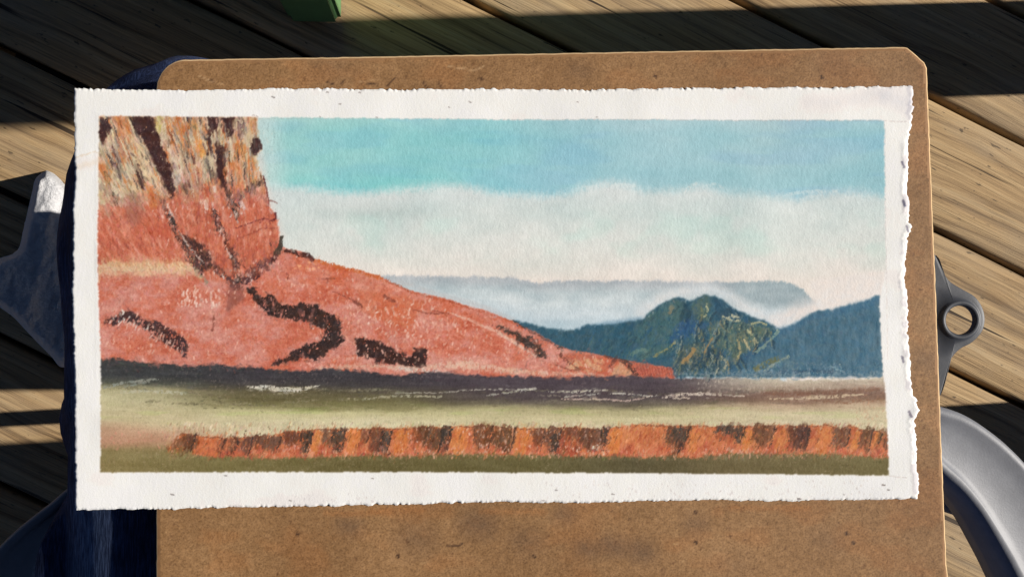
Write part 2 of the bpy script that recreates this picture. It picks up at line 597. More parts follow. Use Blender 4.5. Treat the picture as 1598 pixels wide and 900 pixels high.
    for k in range(260):          # ochre and cream gully strokes
        x, y = rng.uniform(1045, 1214), rng.uniform(505, 580)
        if rng.random() > sstep(1035, 1140, np.float64(x)) * .8 + .25 or not peak(x, y):
            continue
        L, t = rng.uniform(5, 15), math.radians(rng.uniform(55, 125))
        c = [(150, 148, 104), (178, 172, 138), (120, 122, 84), (164, 140, 92), (92, 104, 86)][rng.integers(5)]
        p.stroke([(x, y), (x + L * math.cos(t) * .7, y + L * math.sin(t))], [rng.uniform(1.4, 3.6), 1], c, rng.uniform(.3, .8), 6, dry=.44)
    peak_lights = (([(1102, 474), (1104, 484), (1098, 494)], 3, (176, 178, 142)), ([(1094, 478), (1095, 492)], 4, (112, 124, 100)), ([(1048, 478), (1044, 488)], 5, (120, 122, 106)), ([(1128, 494), (1136, 498), (1146, 501), (1153, 500)], 4, (170, 172, 146)), ([(1130, 498), (1140, 492), (1152, 496)], 2.5, (186, 186, 160)), ([(1172, 505), (1182, 502), (1196, 507)], 3, (166, 168, 132)), ([(1082, 545), (1078, 554), (1068, 562), (1066, 566)], 6, (160, 132, 90)), ([(1020, 556), (1040, 544), (1052, 536)], 3, (132, 134, 98)), ([(985, 552), (1000, 545), (1012, 548)], 5, (96, 124, 118)), ([(1166, 515), (1174, 522), (1180, 534)], 3.5, (188, 186, 148)), ([(1150, 530), (1154, 548), (1152, 558)], 4, (176, 162, 118)), ([(1162, 530), (1168, 545)], 3.5, (190, 180, 142)), ([(1126, 556), (1134, 566), (1130, 574)], 3, (172, 170, 146)), ([(1115, 520), (1104, 540), (1098, 552)], 3, (150, 128, 92)), ([(1214, 516), (1200, 532), (1180, 548)], 5, (150, 170, 150)), ([(1112, 524), (1118, 512), (1122, 506)], 3, (110, 134, 140)))
    for pts, wd, c in peak_lights:
        p.stroke(pts, wd, c, .9, 4, dry=.36)
    p.flecks(1050, 1215, 545, 584, 70, (150, 162, 170), (1.2, 2.4), .7, 90, 40, (1, 4))
    # right-hand mountain
    rm = [(1214, 515), (1232, 509), (1250, 499), (1262, 490), (1275, 485), (1290, 482), (1297, 484), (1310, 479), (1335, 474), (1355, 468), (1371, 460), (1374, 520), (1377, 588), (1120, 588), (1150, 566), (1175, 546), (1195, 530)]
    p.poly(rm, (75, 111, 131), 1, 4, 2, 10)
    w = p.win(1118, 1390, 455, 592)
    tex = (fbm(X[w] / 4, Y[w] / 16, 97, 4, .6) - .5)
    inside = np.zeros_like(X[w], bool)
    Q = np.array(rm, float)
    for (x1, y1), (x2, y2) in zip(Q, np.roll(Q, -1, 0)):
        if y1 != y2:
            inside ^= ((y1 > Y[w]) != (y2 > Y[w])) & (X[w] < (x2 - x1) * (Y[w] - y1) / (y2 - y1) + x1)
    p.C[w] += (inside * tex * 46)[..., None] * np.array([1, .8, .7], np.float32)
    p.stroke([(1214, 518), (1235, 513), (1262, 496), (1300, 487), (1370, 468)], 10, (60, 106, 138), .5, 4, soft=5)
    p.stroke([(1195, 532), (1165, 556), (1140, 572)], 12, (50, 90, 122), .6, 4, soft=5)
    for pts, wd, c in (([(1180, 575), (1196, 566), (1210, 560)], 9, (112, 114, 76)), ([(1192, 578), (1206, 568), (1218, 562), (1232, 556)], 3, (156, 168, 150)), ([(1225, 566), (1240, 572)], 12, (96, 124, 134)), ([(1300, 566), (1304, 576)], 3, (140, 168, 178)), ([(1295, 572), (1312, 578)], 2.5, (150, 176, 184)), ([(1310, 568), (1313, 580)], 3, (146, 170, 178)), ([(1215, 580), (1260, 578), (1296, 580)], 4, (44, 74, 100))):
        p.stroke(pts, wd, c, .8, 4, dry=.38)
    p.flecks(1170, 1300, 566, 586, 60, (140, 164, 180), (1.2, 2.4), .6)

    # ---- red hill
    hill = [(150, 380), (438, 384), (450, 389), (470, 392), (482, 398), (492, 405), (520, 414), (560, 422), (590, 430), (612, 441), (630, 451), (680, 462), (720, 474), (760, 485), (790, 497), (815, 509), (840, 521), (870, 538), (890, 546), (920, 550), (950, 557), (980, 563), (1010, 567), (1045, 574), (1054, 590), (150, 590)]
    p.stroke([(612, 436), (680, 458), (760, 481), (800, 498)], 7, (190, 192, 194), .6, 3, soft=4)
    p.poly(hill, (204, 116, 94), 1, 3.2, 1, 6, relief=.00003)
    hm = lambda x, y: (x < 436) or y > np.interp(x, [q[0] for q in hill[1:25]], [q[1] for q in hill[1:25]]) + 3
    w = p.win(150, 1060, 380, 592)
    x, y = X[w], Y[w]
    insd = sstep(-1, 3, y - curve_y(hill[1:25], x)) * (x < 1052)
    n1, n2 = fbm(x / 34, y / 20, 101, 5, .55), fbm((x - y * .6) / 11, (y + x * .25) / 7, 103, 4, .6)
    hc = palette(np.clip(.5 + (n1 - .5) * 1.5 + (n2 - .5) * .8, 0, 1), [(0, (190, 97, 76)), (.28, (204, 115, 90)), (.5, (208, 127, 108)), (.72, (208, 138, 124)), (1, (219, 156, 141))])
    hc += (sstep(60, 0, y - curve_y(hill[1:25], x)) * sstep(440, 500, x) * sstep(900, 500, x) * 10)[..., None] * np.array([0, -1, -1.8], np.float32)
    hc += ((fbm(x / 3.2, y / 4, 107, 3, .7) - .5) * 44)[..., None] * np.array([.8, 1, 1], np.float32)
    p.C[w] = p.C[w] * (1 - insd[..., None]) + hc * insd[..., None]
    # brushed light and dark sweeps on the hillside
    for k in range(230):
        xx_, yy_ = rng.uniform(160, 1000), rng.uniform(400, 575)
        if not hm(xx_, yy_):
            continue
        L, t = rng.uniform(10, 34), math.radians(rng.uniform(8, 34) if xx_ > 440 else rng.uniform(-35, 60))
        c = [(188, 92, 68), (212, 138, 122), (206, 108, 72), (180, 84, 64), (218, 150, 134)][rng.integers(5)]
        p.stroke([(xx_, yy_), (xx_ + L * math.cos(t), yy_ + L * math.sin(t))], [rng.uniform(2, 5), 1], c, rng.uniform(.2, .55), 5, dry=.42)
    p.stroke([(440, 391), (480, 402), (560, 424), (610, 440), (640, 455), (720, 476), (790, 498), (830, 518)], [3, 4, 5, 4, 3, 3, 3], (168, 76, 44), .6, 4, dry=.42)
    p.stroke([(493, 408), (560, 424), (600, 436)], 6, (204, 108, 56), .7, 4, dry=.4)
    p.poly([(560, 452), (640, 462), (660, 480), (640, 512), (590, 500), (560, 480)], (206, 104, 64), .5, 8, 6, 10)
    for a_, b_, n_ in (((540, 700), (465, 560), 190), ((700, 960), (500, 580), 150), ((430, 560), (420, 570), 60), ((160, 420), (440, 560), 90)):
        p.flecks(a_[0], a_[1], b_[0], b_[1], n_, (228, 168, 146), (1.2, 3.0), .8, 90, 30, (0.5, 5), hm)
    p.flecks(575, 680, 468, 525, 40, (240, 206, 190), (1.5, 3.4), .85, 90, 60, (.5, 4), hm)
    p.flecks(460, 500, 408, 422, 18, (244, 176, 130), (1.5, 2.8), .8, 20, 40, (1, 4))
    p.flecks(556, 560, 522, 560, 14, (238, 206, 190), (1.4, 2.4), .9)
    p.flecks(470, 600, 552, 574, 70, (232, 174, 156), (1.3, 2.6), .8)
    p.flecks(700, 760, 555, 577, 30, (236, 190, 172), (1.3, 2.4), .7)
    # thin dark marks
    DK, CH, MR = (58, 38, 36), (52, 48, 48), (74, 36, 38)
    for pts, wd in (([(496, 434), (512, 436), (522, 435)], 3), ([(511, 434), (511, 441)], 2.5), ([(520, 455), (540, 463), (560, 472), (566, 479)], [1, 3]), ([(552, 470), (560, 476)], 4), ([(645, 483), (670, 490), (697, 489)], 2), ([(600, 462), (615, 470)], 6), ([(665, 490), (680, 485), (700, 490)], 1.5), ([(335, 492), (335, 508), (332, 515)], 2.5), ([(448, 427), (450, 436)], 2)):
        p.stroke(pts, wd, (120, 62, 50), .75, 3, dry=.36)
    p.stroke([(700, 487), (730, 498), (765, 512), (800, 532), (835, 555)], [2, 4, 5, 4, 3], (226, 176, 156), .85, 3, dry=.3)
    p.stroke([(775, 515), (800, 532), (838, 556)], [3, 6, 3], (216, 190, 172), .6, 3, dry=.36)
    # small foot-hills at the right end
    p.poly([(880, 552), (905, 550), (950, 558), (985, 565), (985, 586), (905, 578), (885, 566)], (198, 106, 78), .8, 4, 2, 14)
    p.flecks(884, 942, 560, 576, 60, (224, 178, 138), (2, 4), .8, 80, 40, (2, 6))
    p.stroke([(870, 540), (876, 556), (890, 568), (905, 576)], [3, 6, 2], (96, 54, 46), .8, 4, dry=.42)
    p.stroke([(905, 577), (890, 577), (868, 570)], 3, (120, 62, 50), .7, 3)
    p.stroke([(800, 500), (830, 518), (865, 537), (880, 544)], 2.5, (60, 52, 50), .7, 3, dry=.36)
    p.poly([(952, 586), (956, 576), (963, 568), (969, 563), (974, 571), (982, 576), (988, 586)], (210, 160, 126), .9, 8, 1, 12, dry=.3)
    p.stroke([(966, 559), (975, 565), (984, 573), (994, 583)], [4, 7, 9, 6], (80, 54, 48), .9, 8, dry=.36)
    p.stroke([(945, 556), (960, 560), (950, 574)], 5, (92, 56, 50), .8, 4, dry=.4)
    p.poly([(990, 565), (1046, 574), (1052, 588), (1000, 586)], (186, 92, 72), .85, 8, 1, 12, dry=.3)
    for k in range(24):
        xx_ = 996 + k * 2.3
        p.stroke([(xx_, 568 + (xx_ - 990) * .1), (xx_ + 4, 584)], 1.3, [(214, 138, 118), (128, 58, 50)][k % 2], .55, 3)

    # ---- cliff
    cliff = [(150, 175), (403, 175), (402, 215), (409, 228), (410, 235), (403, 242), (404, 258), (411, 282), (417, 300), (424, 326), (430, 333), (433, 345), (436, 360), (441, 382), (441, 396), (430, 408), (400, 430), (376, 446), (330, 440), (150, 440)]
    p.stroke([(405, 240), (412, 280), (424, 320), (440, 370)], 12, (226, 220, 214), .6, 3, soft=7)
    w = p.win(148, 450, 172, 452)
    x, y = X[w], Y[w]
    sh = np.interp(x, [150, 240, 290, 340, 400], [.34, .46, .26, .10, .04])
    xs_ = x - sh * (y - 181)
    idx = fbm(xs_ / 9, y / 46, 111, 3, .55) * .62 + fbm(xs_ / 3.4, y / 26, 113, 3, .6) * .38
    colm = palette(np.clip((idx - .5) * 2.2 + .5, 0, 1), [(0, (118, 100, 92)), (.14, (164, 150, 134)), (.32, (206, 186, 156)), (.48, (222, 206, 174)), (.62, (212, 170, 144)), (.78, (210, 136, 92)), (.92, (206, 124, 62)), (1, (132, 76, 58))])
    colm += ((fbm(xs_ / 1.7, y / 12, 117, 2, .7) - .5) * 44)[..., None]
    st = fbm(xs_ / 5, y / 22, 119, 4, .6)
    sal = palette(np.clip(.5 + (st - .5) * 2.2, 0, 1), [(0, (172, 92, 76)), (.25, (196, 104, 78)), (.5, (206, 117, 90)), (.75, (209, 130, 108)), (1, (220, 152, 132))])
    sal += ((fbm(x / 2.2, y / 5, 121, 3, .7) - .5) * 30)[..., None]
    lim = np.interp(x, [155, 220, 262, 300, 340, 360, 402, 440], [322, 320, 300, 300, 292, 270, 300, 300])
    t = sstep(-16, 12, y - lim + (fbm(xs_ / 4, y / 30, 123, 3) - .5) * 50)[..., None]
    cc = colm * (1 - t) + sal * t
    yb = curve_y([(150, 428), (305, 430), (330, 440), (376, 447), (400, 430), (441, 398)], x)
    Q = np.array(cliff, float)
    xw, yw = x + p.wx[w] * 3.5, y + p.wy[w] * 3.5
    inside = np.zeros_like(x, bool)
    for (x1, y1), (x2, y2) in zip(Q, np.roll(Q, -1, 0)):
        if y1 != y2:
            inside ^= ((y1 > yw) != (y2 > yw)) & (xw < (x2 - x1) * (yw - y1) / (y2 - y1) + x1)
    m = blur(inside.astype(np.float32)) * sstep(4, -8, y - yb)
    p.C[w] = p.C[w] * (1 - m[..., None]) + cc * m[..., None]
    p.H[w] += m * ((idx - .5) * .0001 + .00004)
    # individual rock columns, left to right
    for pts, wd, c in (([(186, 190), (192, 225), (196, 262)], [8, 12, 6], (206, 134, 92)), ([(199, 184), (200, 196)], 8, (214, 140, 84)), ([(160, 258), (168, 270), (170, 292)], [14, 14, 6], (208, 134, 82)), ([(206, 215), (222, 245), (240, 282)], [8, 22, 14], (220, 196, 156)), ([(178, 270), (192, 300), (200, 318)], [8, 16, 8], (222, 200, 168)), ([(160, 300), (164, 316)], 10, (224, 206, 166)), ([(205, 285), (216, 305)], [12, 10], (220, 198, 160)), ([(236, 262), (252, 288), (262, 308)], [10, 16, 8], (222, 188, 160)), ([(250, 188), (250, 198)], 10, (226, 202, 116)), ([(262, 210), (270, 250)], [8, 10], (214, 190, 168)), ([(276, 188), (280, 205)], 14, (206, 132, 72)), ([(272, 258), (278, 285)], [8, 12], (190, 172, 160)), ([(291, 210), (294, 250)], 8, (148, 140, 128)), ([(304, 190), (308, 215)], 9, (206, 146, 88)), ([(312, 222), (315, 240)], [10, 14], (224, 148, 70)), ([(316, 188), (320, 210)], 4, (218, 204, 176)), ([(344, 190), (346, 214), (349, 228)], [5, 10, 6], (220, 206, 166)), ([(335, 218), (332, 240), (332, 262)], [5, 6, 6], (218, 202, 172)), ([(357, 224), (353, 250)], [6, 5], (170, 164, 154)), ([(355, 255), (359, 285)], [3, 5], (224, 204, 172)), ([(368, 190), (366, 222)], 6, (206, 184, 158)), ([(390, 188), (391, 212)], 9, (216, 190, 150)), ([(399, 186), (400, 212)], 3, (150, 104, 52)), ([(380, 230), (384, 248)], [10, 12], (216, 142, 74)), ([(370, 262), (376, 290)], [14, 16], (220, 142, 98)), ([(392, 252), (398, 284)], [12, 14], (224, 138, 82)), ([(306, 272), (308, 290)], 16, (196, 132, 116)), ([(288, 270), (292, 300)], 10, (196, 140, 122)), ([(237, 295), (240, 320)], [10, 12], (208, 122, 70)), ([(322, 290), (326, 310)], 8, (198, 90, 62))):
        p.stroke(pts, wd, c, .82, 4, dry=.30, var=14)
    # cream ledge
    p.poly([(155, 412), (175, 407), (205, 411), (235, 407), (262, 411), (280, 408), (300, 411), (312, 424), (322, 436), (314, 438), (300, 428), (270, 428), (240, 430), (205, 428), (175, 429), (155, 426)], (224, 194, 156), .92, 9, 2, 16, dry=.26)
    for k in range(60):
        xx_ = rng.uniform(157, 302)
        p.stroke([(xx_, 414), (xx_ + rng.uniform(-2, 2), rng.uniform(396, 409))], [2.5, .8], (222, 178, 132), .6, 2)
        p.stroke([(xx_, 424), (xx_ + rng.uniform(-2, 2), rng.uniform(430, 440))], [2.5, .8], (216, 160, 134), .5, 2)
    p.stroke([(305, 420), (318, 432), (324, 440)], 6, (150, 142, 122), .7, 3, dry=.34)
    # dark clefts of the upper cliff
    clefts = ([(157, 183), (172, 183), (174, 203), (168, 212), (163, 222), (158, 226), (156, 205)],
              [(205, 182), (241, 183), (246, 200), (252, 222), (258, 238), (262, 252), (272, 254), (267, 262), (271, 276), (275, 306), (269, 311), (262, 296), (250, 272), (240, 254), (232, 236), (224, 220), (214, 206), (206, 195)],
              [(213, 254), (218, 258), (226, 278), (229, 298), (221, 292), (215, 270)],
              [(326, 184), (343, 184), (341, 200), (336, 206), (334, 216), (331, 228), (330, 244), (325, 244), (326, 228), (323, 216), (326, 210)],
              [(347, 184), (365, 184), (365, 206), (362, 214), (355, 215), (352, 202)],
              [(338, 217), (342, 228), (350, 231), (349, 256), (351, 276), (355, 294), (346, 292), (340, 268), (339, 240)],
              [(396, 216), (405, 218), (411, 232), (404, 236), (402, 245), (397, 244), (393, 232)])
    for q in clefts:
        p.poly(q, (66, 40, 40), .95, 7, 1, 12, dry=.30, relief=.00006)
    p.stroke([(160, 190), (166, 200)], 7, CH, .5, 4, dry=.4)
    p.stroke([(207, 184), (213, 192)], 9, (58, 56, 60), .8, 3)
    p.stroke([(376, 186), (377, 200), (376, 214)], [9, 12, 10], (104, 76, 78), .85, 5, dry=.40)
    for pts, wd, c in (([(294, 184), (296, 196), (293, 214), (296, 230)], 3, CH), ([(314, 184), (315, 196)], 4, (92, 86, 80)), ([(313, 208), (320, 214), (324, 222)], 3, CH), ([(196, 216), (200, 232), (212, 246), (217, 258)], 2, (84, 66, 58)), ([(262, 212), (265, 222), (264, 232)], 2, (96, 84, 72)), ([(176, 228), (179, 244), (180, 258)], [3, 5, 3], (104, 66, 62)), ([(165, 270), (170, 284), (176, 300)], 4, (96, 88, 60)), ([(170, 288), (178, 305), (186, 318)], [4, 6, 4], CH), ([(196, 282), (203, 296), (208, 305)], 3, (140, 120, 96)), ([(360, 238), (359, 252)], 4, (80, 78, 72)), ([(371, 236), (367, 252)], 3, (120, 108, 84)), ([(305, 244), (304, 256)], 4, (96, 54, 52)), ([(324, 252), (328, 268)], [6, 8], (96, 90, 84)), ([(318, 280), (316, 300)], 3, (110, 60, 54)), ([(286, 288), (292, 300), (295, 305)], [3, 7, 3], CH), ([(296, 282), (298, 292)], 4, (92, 48, 48)), ([(352, 253), (351, 260)], 4, CH), ([(334, 274), (338, 284)], 6, (110, 84, 80)), ([(311, 270), (309, 290)], 2.5, (112, 66, 62))):
        p.stroke(pts, wd, c, .85, 3, dry=.32)
    # grey-mauve shade on the face
    p.poly([(195, 306), (225, 300), (228, 330), (215, 352), (200, 348), (196, 325)], (158, 108, 94), .6, 10, 6, 8)
    p.poly([(250, 345), (270, 350), (268, 372), (235, 372), (230, 360)], (190, 88, 64), .6, 8, 4, 8)
    # dark diagonals of the lower face
    def gash(pts, wd, n_white=0, c=CH, dry=.38):
        p.stroke(pts, wd, c, .92, 8, dry=dry, var=16, relief=.00005)
        P = np.array(pts, float)
        for k in range(n_white):
            q = rng.uniform(0, len(P) - 1.001)
            i = int(q)
            c0 = P[i] + (P[i + 1] - P[i]) * (q - i)
            x_, y_ = c0 + rng.normal(0, np.max(wd) * .32, 2)
            p.stroke([(x_, y_), (x_ + rng.uniform(-1.5, 1.5), y_ + rng.uniform(1, 5))], rng.uniform(1.2, 2.8), [(232, 214, 204), (214, 160, 146), (176, 150, 140)][rng.integers(3)], .9, 2)
    gash([(247, 300), (258, 322), (268, 342), (276, 360), (284, 374)], [3, 8, 10, 9, 9], 12)
    gash([(284, 372), (296, 392), (306, 408), (318, 428)], [10, 13, 12, 6], 9, (60, 44, 44))
    p.poly([(286, 364), (300, 370), (312, 380), (326, 384), (330, 398), (332, 414), (324, 424), (314, 412), (304, 396), (292, 382)], (66, 46, 44), .9, 9, 1, 14, dry=.38)
    gash([(333, 326), (340, 340), (344, 356), (350, 368), (358, 384), (366, 400), (372, 414)], [6, 12, 10, 8, 6, 8, 10], 12, (80, 50, 48))
    gash([(355, 296), (362, 312), (370, 326), (372, 342)], [8, 12, 12, 6], 16)
    gash([(412, 284), (398, 290), (384, 300), (376, 310)], [8, 12, 12, 10], 5, (72, 58, 56))
    p.stroke([(412, 276), (418, 300), (420, 320)], 3, (112, 52, 46), .8, 3)
    p.stroke([(370, 356), (384, 352), (402, 345), (416, 342), (424, 345), (431, 342), (431, 333)], [1.5, 2, 3, 3, 3, 4], (100, 44, 46), .9, 3)
    p.stroke([(374, 372), (392, 366), (408, 358), (432, 356)], 2, (150, 74, 62), .7, 4)
    p.stroke([(420, 312), (434, 318)], 2, (120, 60, 50), .6)
    p.stroke([(441, 370), (439, 384), (432, 398)], [5, 8, 9], (66, 60, 52), .92, 3, dry=.2)
    gash([(434, 398), (418, 410), (404, 422), (392, 432), (378, 444)], [8, 14, 18, 16, 12], 18, (86, 50, 50))
    gash([(334, 412), (348, 426), (360, 438), (372, 448)], [8, 12, 12, 14], 10, (92, 60, 56))
    gash([(362, 402), (370, 420), (374, 438)], [5, 10, 10], 7, (66, 54, 52))
    p.poly([(358, 444), (380, 446), (384, 462), (372, 476), (352, 490), (356, 468)], (142, 86, 76), .75, 8, 4, 10)
    p.flecks(390, 440, 392, 432, 26, (214, 150, 140), (1.4, 2.8), .8)
    p.flecks(285, 345, 450, 478, 36, (240, 204, 190), (1.5, 3.2), .9, 95, 25, (1, 6))
    p.flecks(160, 440, 330, 440, 110, (226, 158, 130), (1.2, 2.4), .6, 90, 25, (1, 5))
    p.flecks(158, 300, 330, 400, 60, (120, 66, 56), (1, 1.8), .6, 75, 25, (2, 6))
    p.stroke([(321, 312), (324, 326)], 6, (238, 218, 206), .9, 3, dry=.3)
    p.stroke([(378, 318), (381, 326)], 7, (238, 216, 208), .9, 3, dry=.3)
    p.stroke([(336, 292), (337, 300)], 4, (236, 214, 196), .9)
    # dark scrub on the skyline
    p.stroke([(446, 391), (458, 393), (470, 398), (482, 399), (488, 404)], [5, 6, 5, 8, 8], (74, 46, 42), .95, 5, dry=.26)
    # ---- gullies of the red hill
    p.poly([(163, 500), (176, 494), (188, 489), (202, 485), (214, 490), (228, 497), (244, 502), (262, 506), (270, 516), (284, 521), (292, 530), (297, 543), (293, 560), (286, 556), (280, 546), (264, 539), (254, 532), (240, 524), (226, 512), (212, 505), (196, 502), (180, 506), (168, 504)], (64, 44, 44), .93, 9, 1, 14, dry=.38, relief=.00006)
    for k in range(34):
        q = rng.uniform(0, 1)
        x_, y_ = 172 + 118 * q, 494 + 50 * q ** 1.4 + rng.uniform(-7, 8)
        p.stroke([(x_, y_), (x_ - rng.uniform(1, 4), y_ + rng.uniform(3, 9))], rng.uniform(1, 2.2), [(226, 178, 162), (196, 122, 108), (238, 226, 214)][rng.integers(3)], .85, 2)
    p.flecks(176, 206, 484, 506, 16, (240, 232, 222), (1.5, 3), .9)
    g2 = [(384, 452), (396, 450), (404, 458), (414, 462), (424, 460), (432, 470), (440, 476), (452, 477), (468, 473), (486, 475), (500, 480), (512, 485), (522, 490), (530, 498), (535, 510), (533, 522), (540, 530), (532, 540), (516, 544), (508, 556), (492, 561), (478, 558), (456, 562), (438, 570), (424, 570), (432, 562), (448, 556), (462, 546), (480, 536), (500, 531), (512, 524), (506, 514), (492, 508), (474, 501), (452, 498), (434, 494), (420, 490), (408, 478), (398, 468)]
    p.poly(g2, (52, 40, 38), .95, 9, 1, 14, dry=.34, relief=.00006)
    for pts, wd in (([(441, 484), (440, 493)], 4), ([(469, 484), (470, 492)], 5), ([(475, 487), (474, 495)], 4), ([(490, 483), (486, 496)], 5), ([(511, 493), (511, 504)], 3), ([(427, 474), (429, 484)], 4), ([(414, 470), (416, 478)], 4)):
        p.stroke(pts, wd, (188, 122, 112), .9, 3, dry=.2)
    p.flecks(396, 440, 455, 490, 26, (176, 126, 118), (1.2, 2.6), .8)
    p.flecks(428, 480, 545, 568, 34, (200, 128, 112), (1.2, 2.2), .8, 30, 40)
    p.flecks(486, 516, 505, 530, 16, (232, 196, 184), (1.4, 2.8), .9)
    p.flecks(530, 545, 480, 540, 14, (230, 160, 140), (1.4, 2.6), .8)
    p.poly([(556, 529), (562, 524), (572, 529), (588, 531), (602, 540), (612, 542), (616, 550), (630, 550), (640, 560), (645, 548), (650, 542), (656, 549), (661, 542), (667, 548), (667, 572), (650, 573), (634, 570), (612, 567), (594, 563), (588, 571), (584, 562), (568, 556), (557, 552)], (56, 36, 34), .95, 9, 1, 12, dry=.32, relief=.00006)
    p.stroke([(651, 560), (648, 566)], 2.4, (220, 190, 170), .8)
    p.poly([(770, 506), (784, 508), (800, 514), (816, 524), (830, 526), (842, 533), (849, 546), (852, 558), (842, 557), (830, 546), (814, 535), (796, 523), (780, 513)], (60, 50, 46), .93, 9, 1, 12, dry=.36)
    p.stroke([(828, 530), (836, 536)], 5, (196, 112, 92), .8, 4)
    # pale hem below the hill
    p.stroke([(500, 574), (560, 571), (600, 571), (650, 576), (690, 570), (730, 568), (780, 576), (850, 582), (940, 584)], [4, 4, 6, 9, 10, 12, 8, 6, 4], (224, 194, 172), .75, 6, dry=.38, soft=3)
    p.stroke([(625, 574), (660, 578), (700, 582)], 5, (216, 206, 196), .7, 5, dry=.4)

    # ---- plain
    up = curve_y([(150, 560), (180, 557), (200, 561), (240, 565), (300, 569), (340, 566), (365, 571), (400, 572), (450, 577), (480, 577), (520, 574), (560, 577), (620, 584), (680, 579), (760, 585), (850, 587), (950, 585), (1050, 588), (1120, 588), (1250, 592), (1390, 588)], X)
    up = up + (fbm(X / 6, Y / 6, 131, 3) - .5) * 7
    e = sstep(-1.5, 3, Y - up)
    wgt = lambda a, b: sstep(a, b, X)
    yy2 = Y + (fbm(X / 90, Y / 14, 133, 3) - .5) * 10 + np.interp(X, [158, 300, 420, 700, 900, 1100, 1385], [6, 3, -1, 0, -2, 0, 3])
    left = palette(np.clip((yy2 - 560) / 180, 0, 1), [(0, (66, 66, 66)), (.17, (64, 66, 68)), (.24, (84, 86, 76)), (.29, (170, 164, 128)), (.36, (196, 190, 152)), (.46, (196, 186, 148)), (.56, (204, 190, 152)), (.64, (198, 164, 134)), (.74, (192, 148, 120)), (.82, (146, 128, 88)), (.9, (126, 116, 76)), (1, (122, 110, 72))])
    mid = palette(np.clip((yy2 - 560) / 180, 0, 1), [(0, (60, 58, 64)), (.22, (64, 60, 64)), (.29, (92, 86, 70)), (.37, (112, 106, 70)), (.42, (150, 144, 102)), (.46, (200, 194, 148)), (.55, (214, 204, 168)), (.70, (216, 206, 172)), (.78, (190, 150, 110)), (.83, (112, 104, 66)), (1, (108, 98, 62))])
    ctr = palette(np.clip((yy2 - 560) / 180, 0, 1), [(0, (84, 72, 78)), (.2, (78, 68, 76)), (.33, (82, 72, 74)), (.385, (112, 104, 88)), (.43, (176, 168, 128)), (.5, (206, 196, 156)), (.62, (212, 202, 167)), (.70, (208, 196, 158)), (.8, (110, 100, 64)), (1, (106, 96, 62))])
    rgt = palette(np.clip((yy2 - 560) / 180, 0, 1), [(0, (190, 188, 174)), (.18, (204, 196, 176)), (.24, (184, 168, 150)), (.31, (136, 108, 94)), (.36, (140, 112, 94)), (.40, (186, 162, 136)), (.47, (208, 196, 162)), (.58, (210, 198, 166)), (.66, (200, 186, 160)), (.8, (122, 110, 70)), (1, (112, 100, 62))])
    k1, k2, k3 = wgt(230, 420)[..., None], wgt(560, 820)[..., None], wgt(1010, 1230)[..., None]
    pl = left * (1 - k1) + mid * k1
    pl = pl * (1 - k2) + ctr * k2
    pl = pl * (1 - k3) + rgt * k3
    olive = np.exp(-((X - 440) / 150) ** 2 - ((Y - 616) / 14) ** 2)[..., None]
    pl = pl * (1 - .7 * olive) + np.array([106, 98, 68], np.float32) * .7 * olive
    pl += ((fbm(X / 46, Y / 5, 137, 4, .6) - .5) * 24)[..., None]
    grn = (sstep(.55, .75, fbm(X / 60, Y / 7, 139, 3)) * np.exp(-((Y - 643) / 12) ** 2) * 8)[..., None]
    pl += grn * np.array([-.8, .2, -1.2], np.float32)
    pl += ((fbm(X / 2.2, Y / 3.2, 141, 3, .7) - .5) * 16)[..., None]
    p.C[:] = p.C * (1 - e[..., None]) + pl * e[..., None]
    p.flecks(1080, 1300, 586, 612, 90, (206, 194, 176), (1.2, 2.4), .6, 90, 30, (1, 4))
    p.flecks(1330, 1382, 600, 655, 60, (196, 150, 122), (1.2, 2.4), .5)
    WH = (208, 204, 190)
    for pts, wd, c, al in (([(164, 604), (190, 598), (220, 594), (248, 591)], [4, 5, 4, 3], (150, 154, 144), .8), ([(196, 603), (220, 598), (236, 595)], 3, (140, 146, 138), .7), ([(190, 611), (230, 609), (290, 613)], 5, (186, 184, 160), .8), ([(388, 603), (410, 604), (440, 607), (465, 608), (485, 604), (500, 601)], [3, 7, 8, 7, 4, 1], (214, 210, 196), .98), ([(570, 621), (620, 617), (690, 618)], 3, (190, 186, 160), .7), ([(618, 613), (680, 612), (740, 608), (800, 606)], 1.6, WH, .7), ([(760, 616), (785, 613), (830, 607)], 3, WH, .8), ([(800, 609), (835, 606)], 4, WH, .7), ([(856, 610), (900, 611), (948, 608)], [2, 4, 2], WH, .8), ([(880, 619), (915, 615), (935, 614)], 2, WH, .7), ([(876, 622), (930, 622), (970, 625), (1000, 622), (1016, 616)], 2, (218, 190, 176), .8), ([(952, 613), (985, 614), (1012, 618), (1024, 616)], 2.4, WH, .8), ([(1034, 619), (1060, 615), (1090, 614)], 4, (214, 200, 184), .85), ([(1050, 620), (1075, 620)], 3, (206, 190, 172), .8), ([(1088, 614), (1120, 614), (1160, 617)], [5, 4, 2], (214, 200, 184), .85), ([(1200, 622), (1250, 620), (1300, 618), (1345, 614)], [2, 5, 6, 2], (216, 196, 166), .8)):
        p.stroke(pts, wd, c, al, 3, dry=.40)
    for k in range(60):
        x_, y_ = rng.uniform(170, 1250), rng.uniform(604, 632)
        L_ = rng.uniform(20, 90)
        p.stroke([(x_, y_), (x_ + L_ * .5, y_ + rng.uniform(-2, 2)), (x_ + L_, y_ + rng.uniform(-3, 3))], [1, rng.uniform(1.5, 4), 1], [(84, 76, 72), (100, 94, 72), (196, 188, 158), (150, 144, 118)][rng.integers(4)], rng.uniform(.25, .6), 4, dry=.46, soft=1.5)
    p.stroke([(1190, 612), (1230, 614), (1290, 611), (1370, 607)], [4, 6, 7, 4], (122, 86, 68), .7, 5, dry=.38, soft=3)
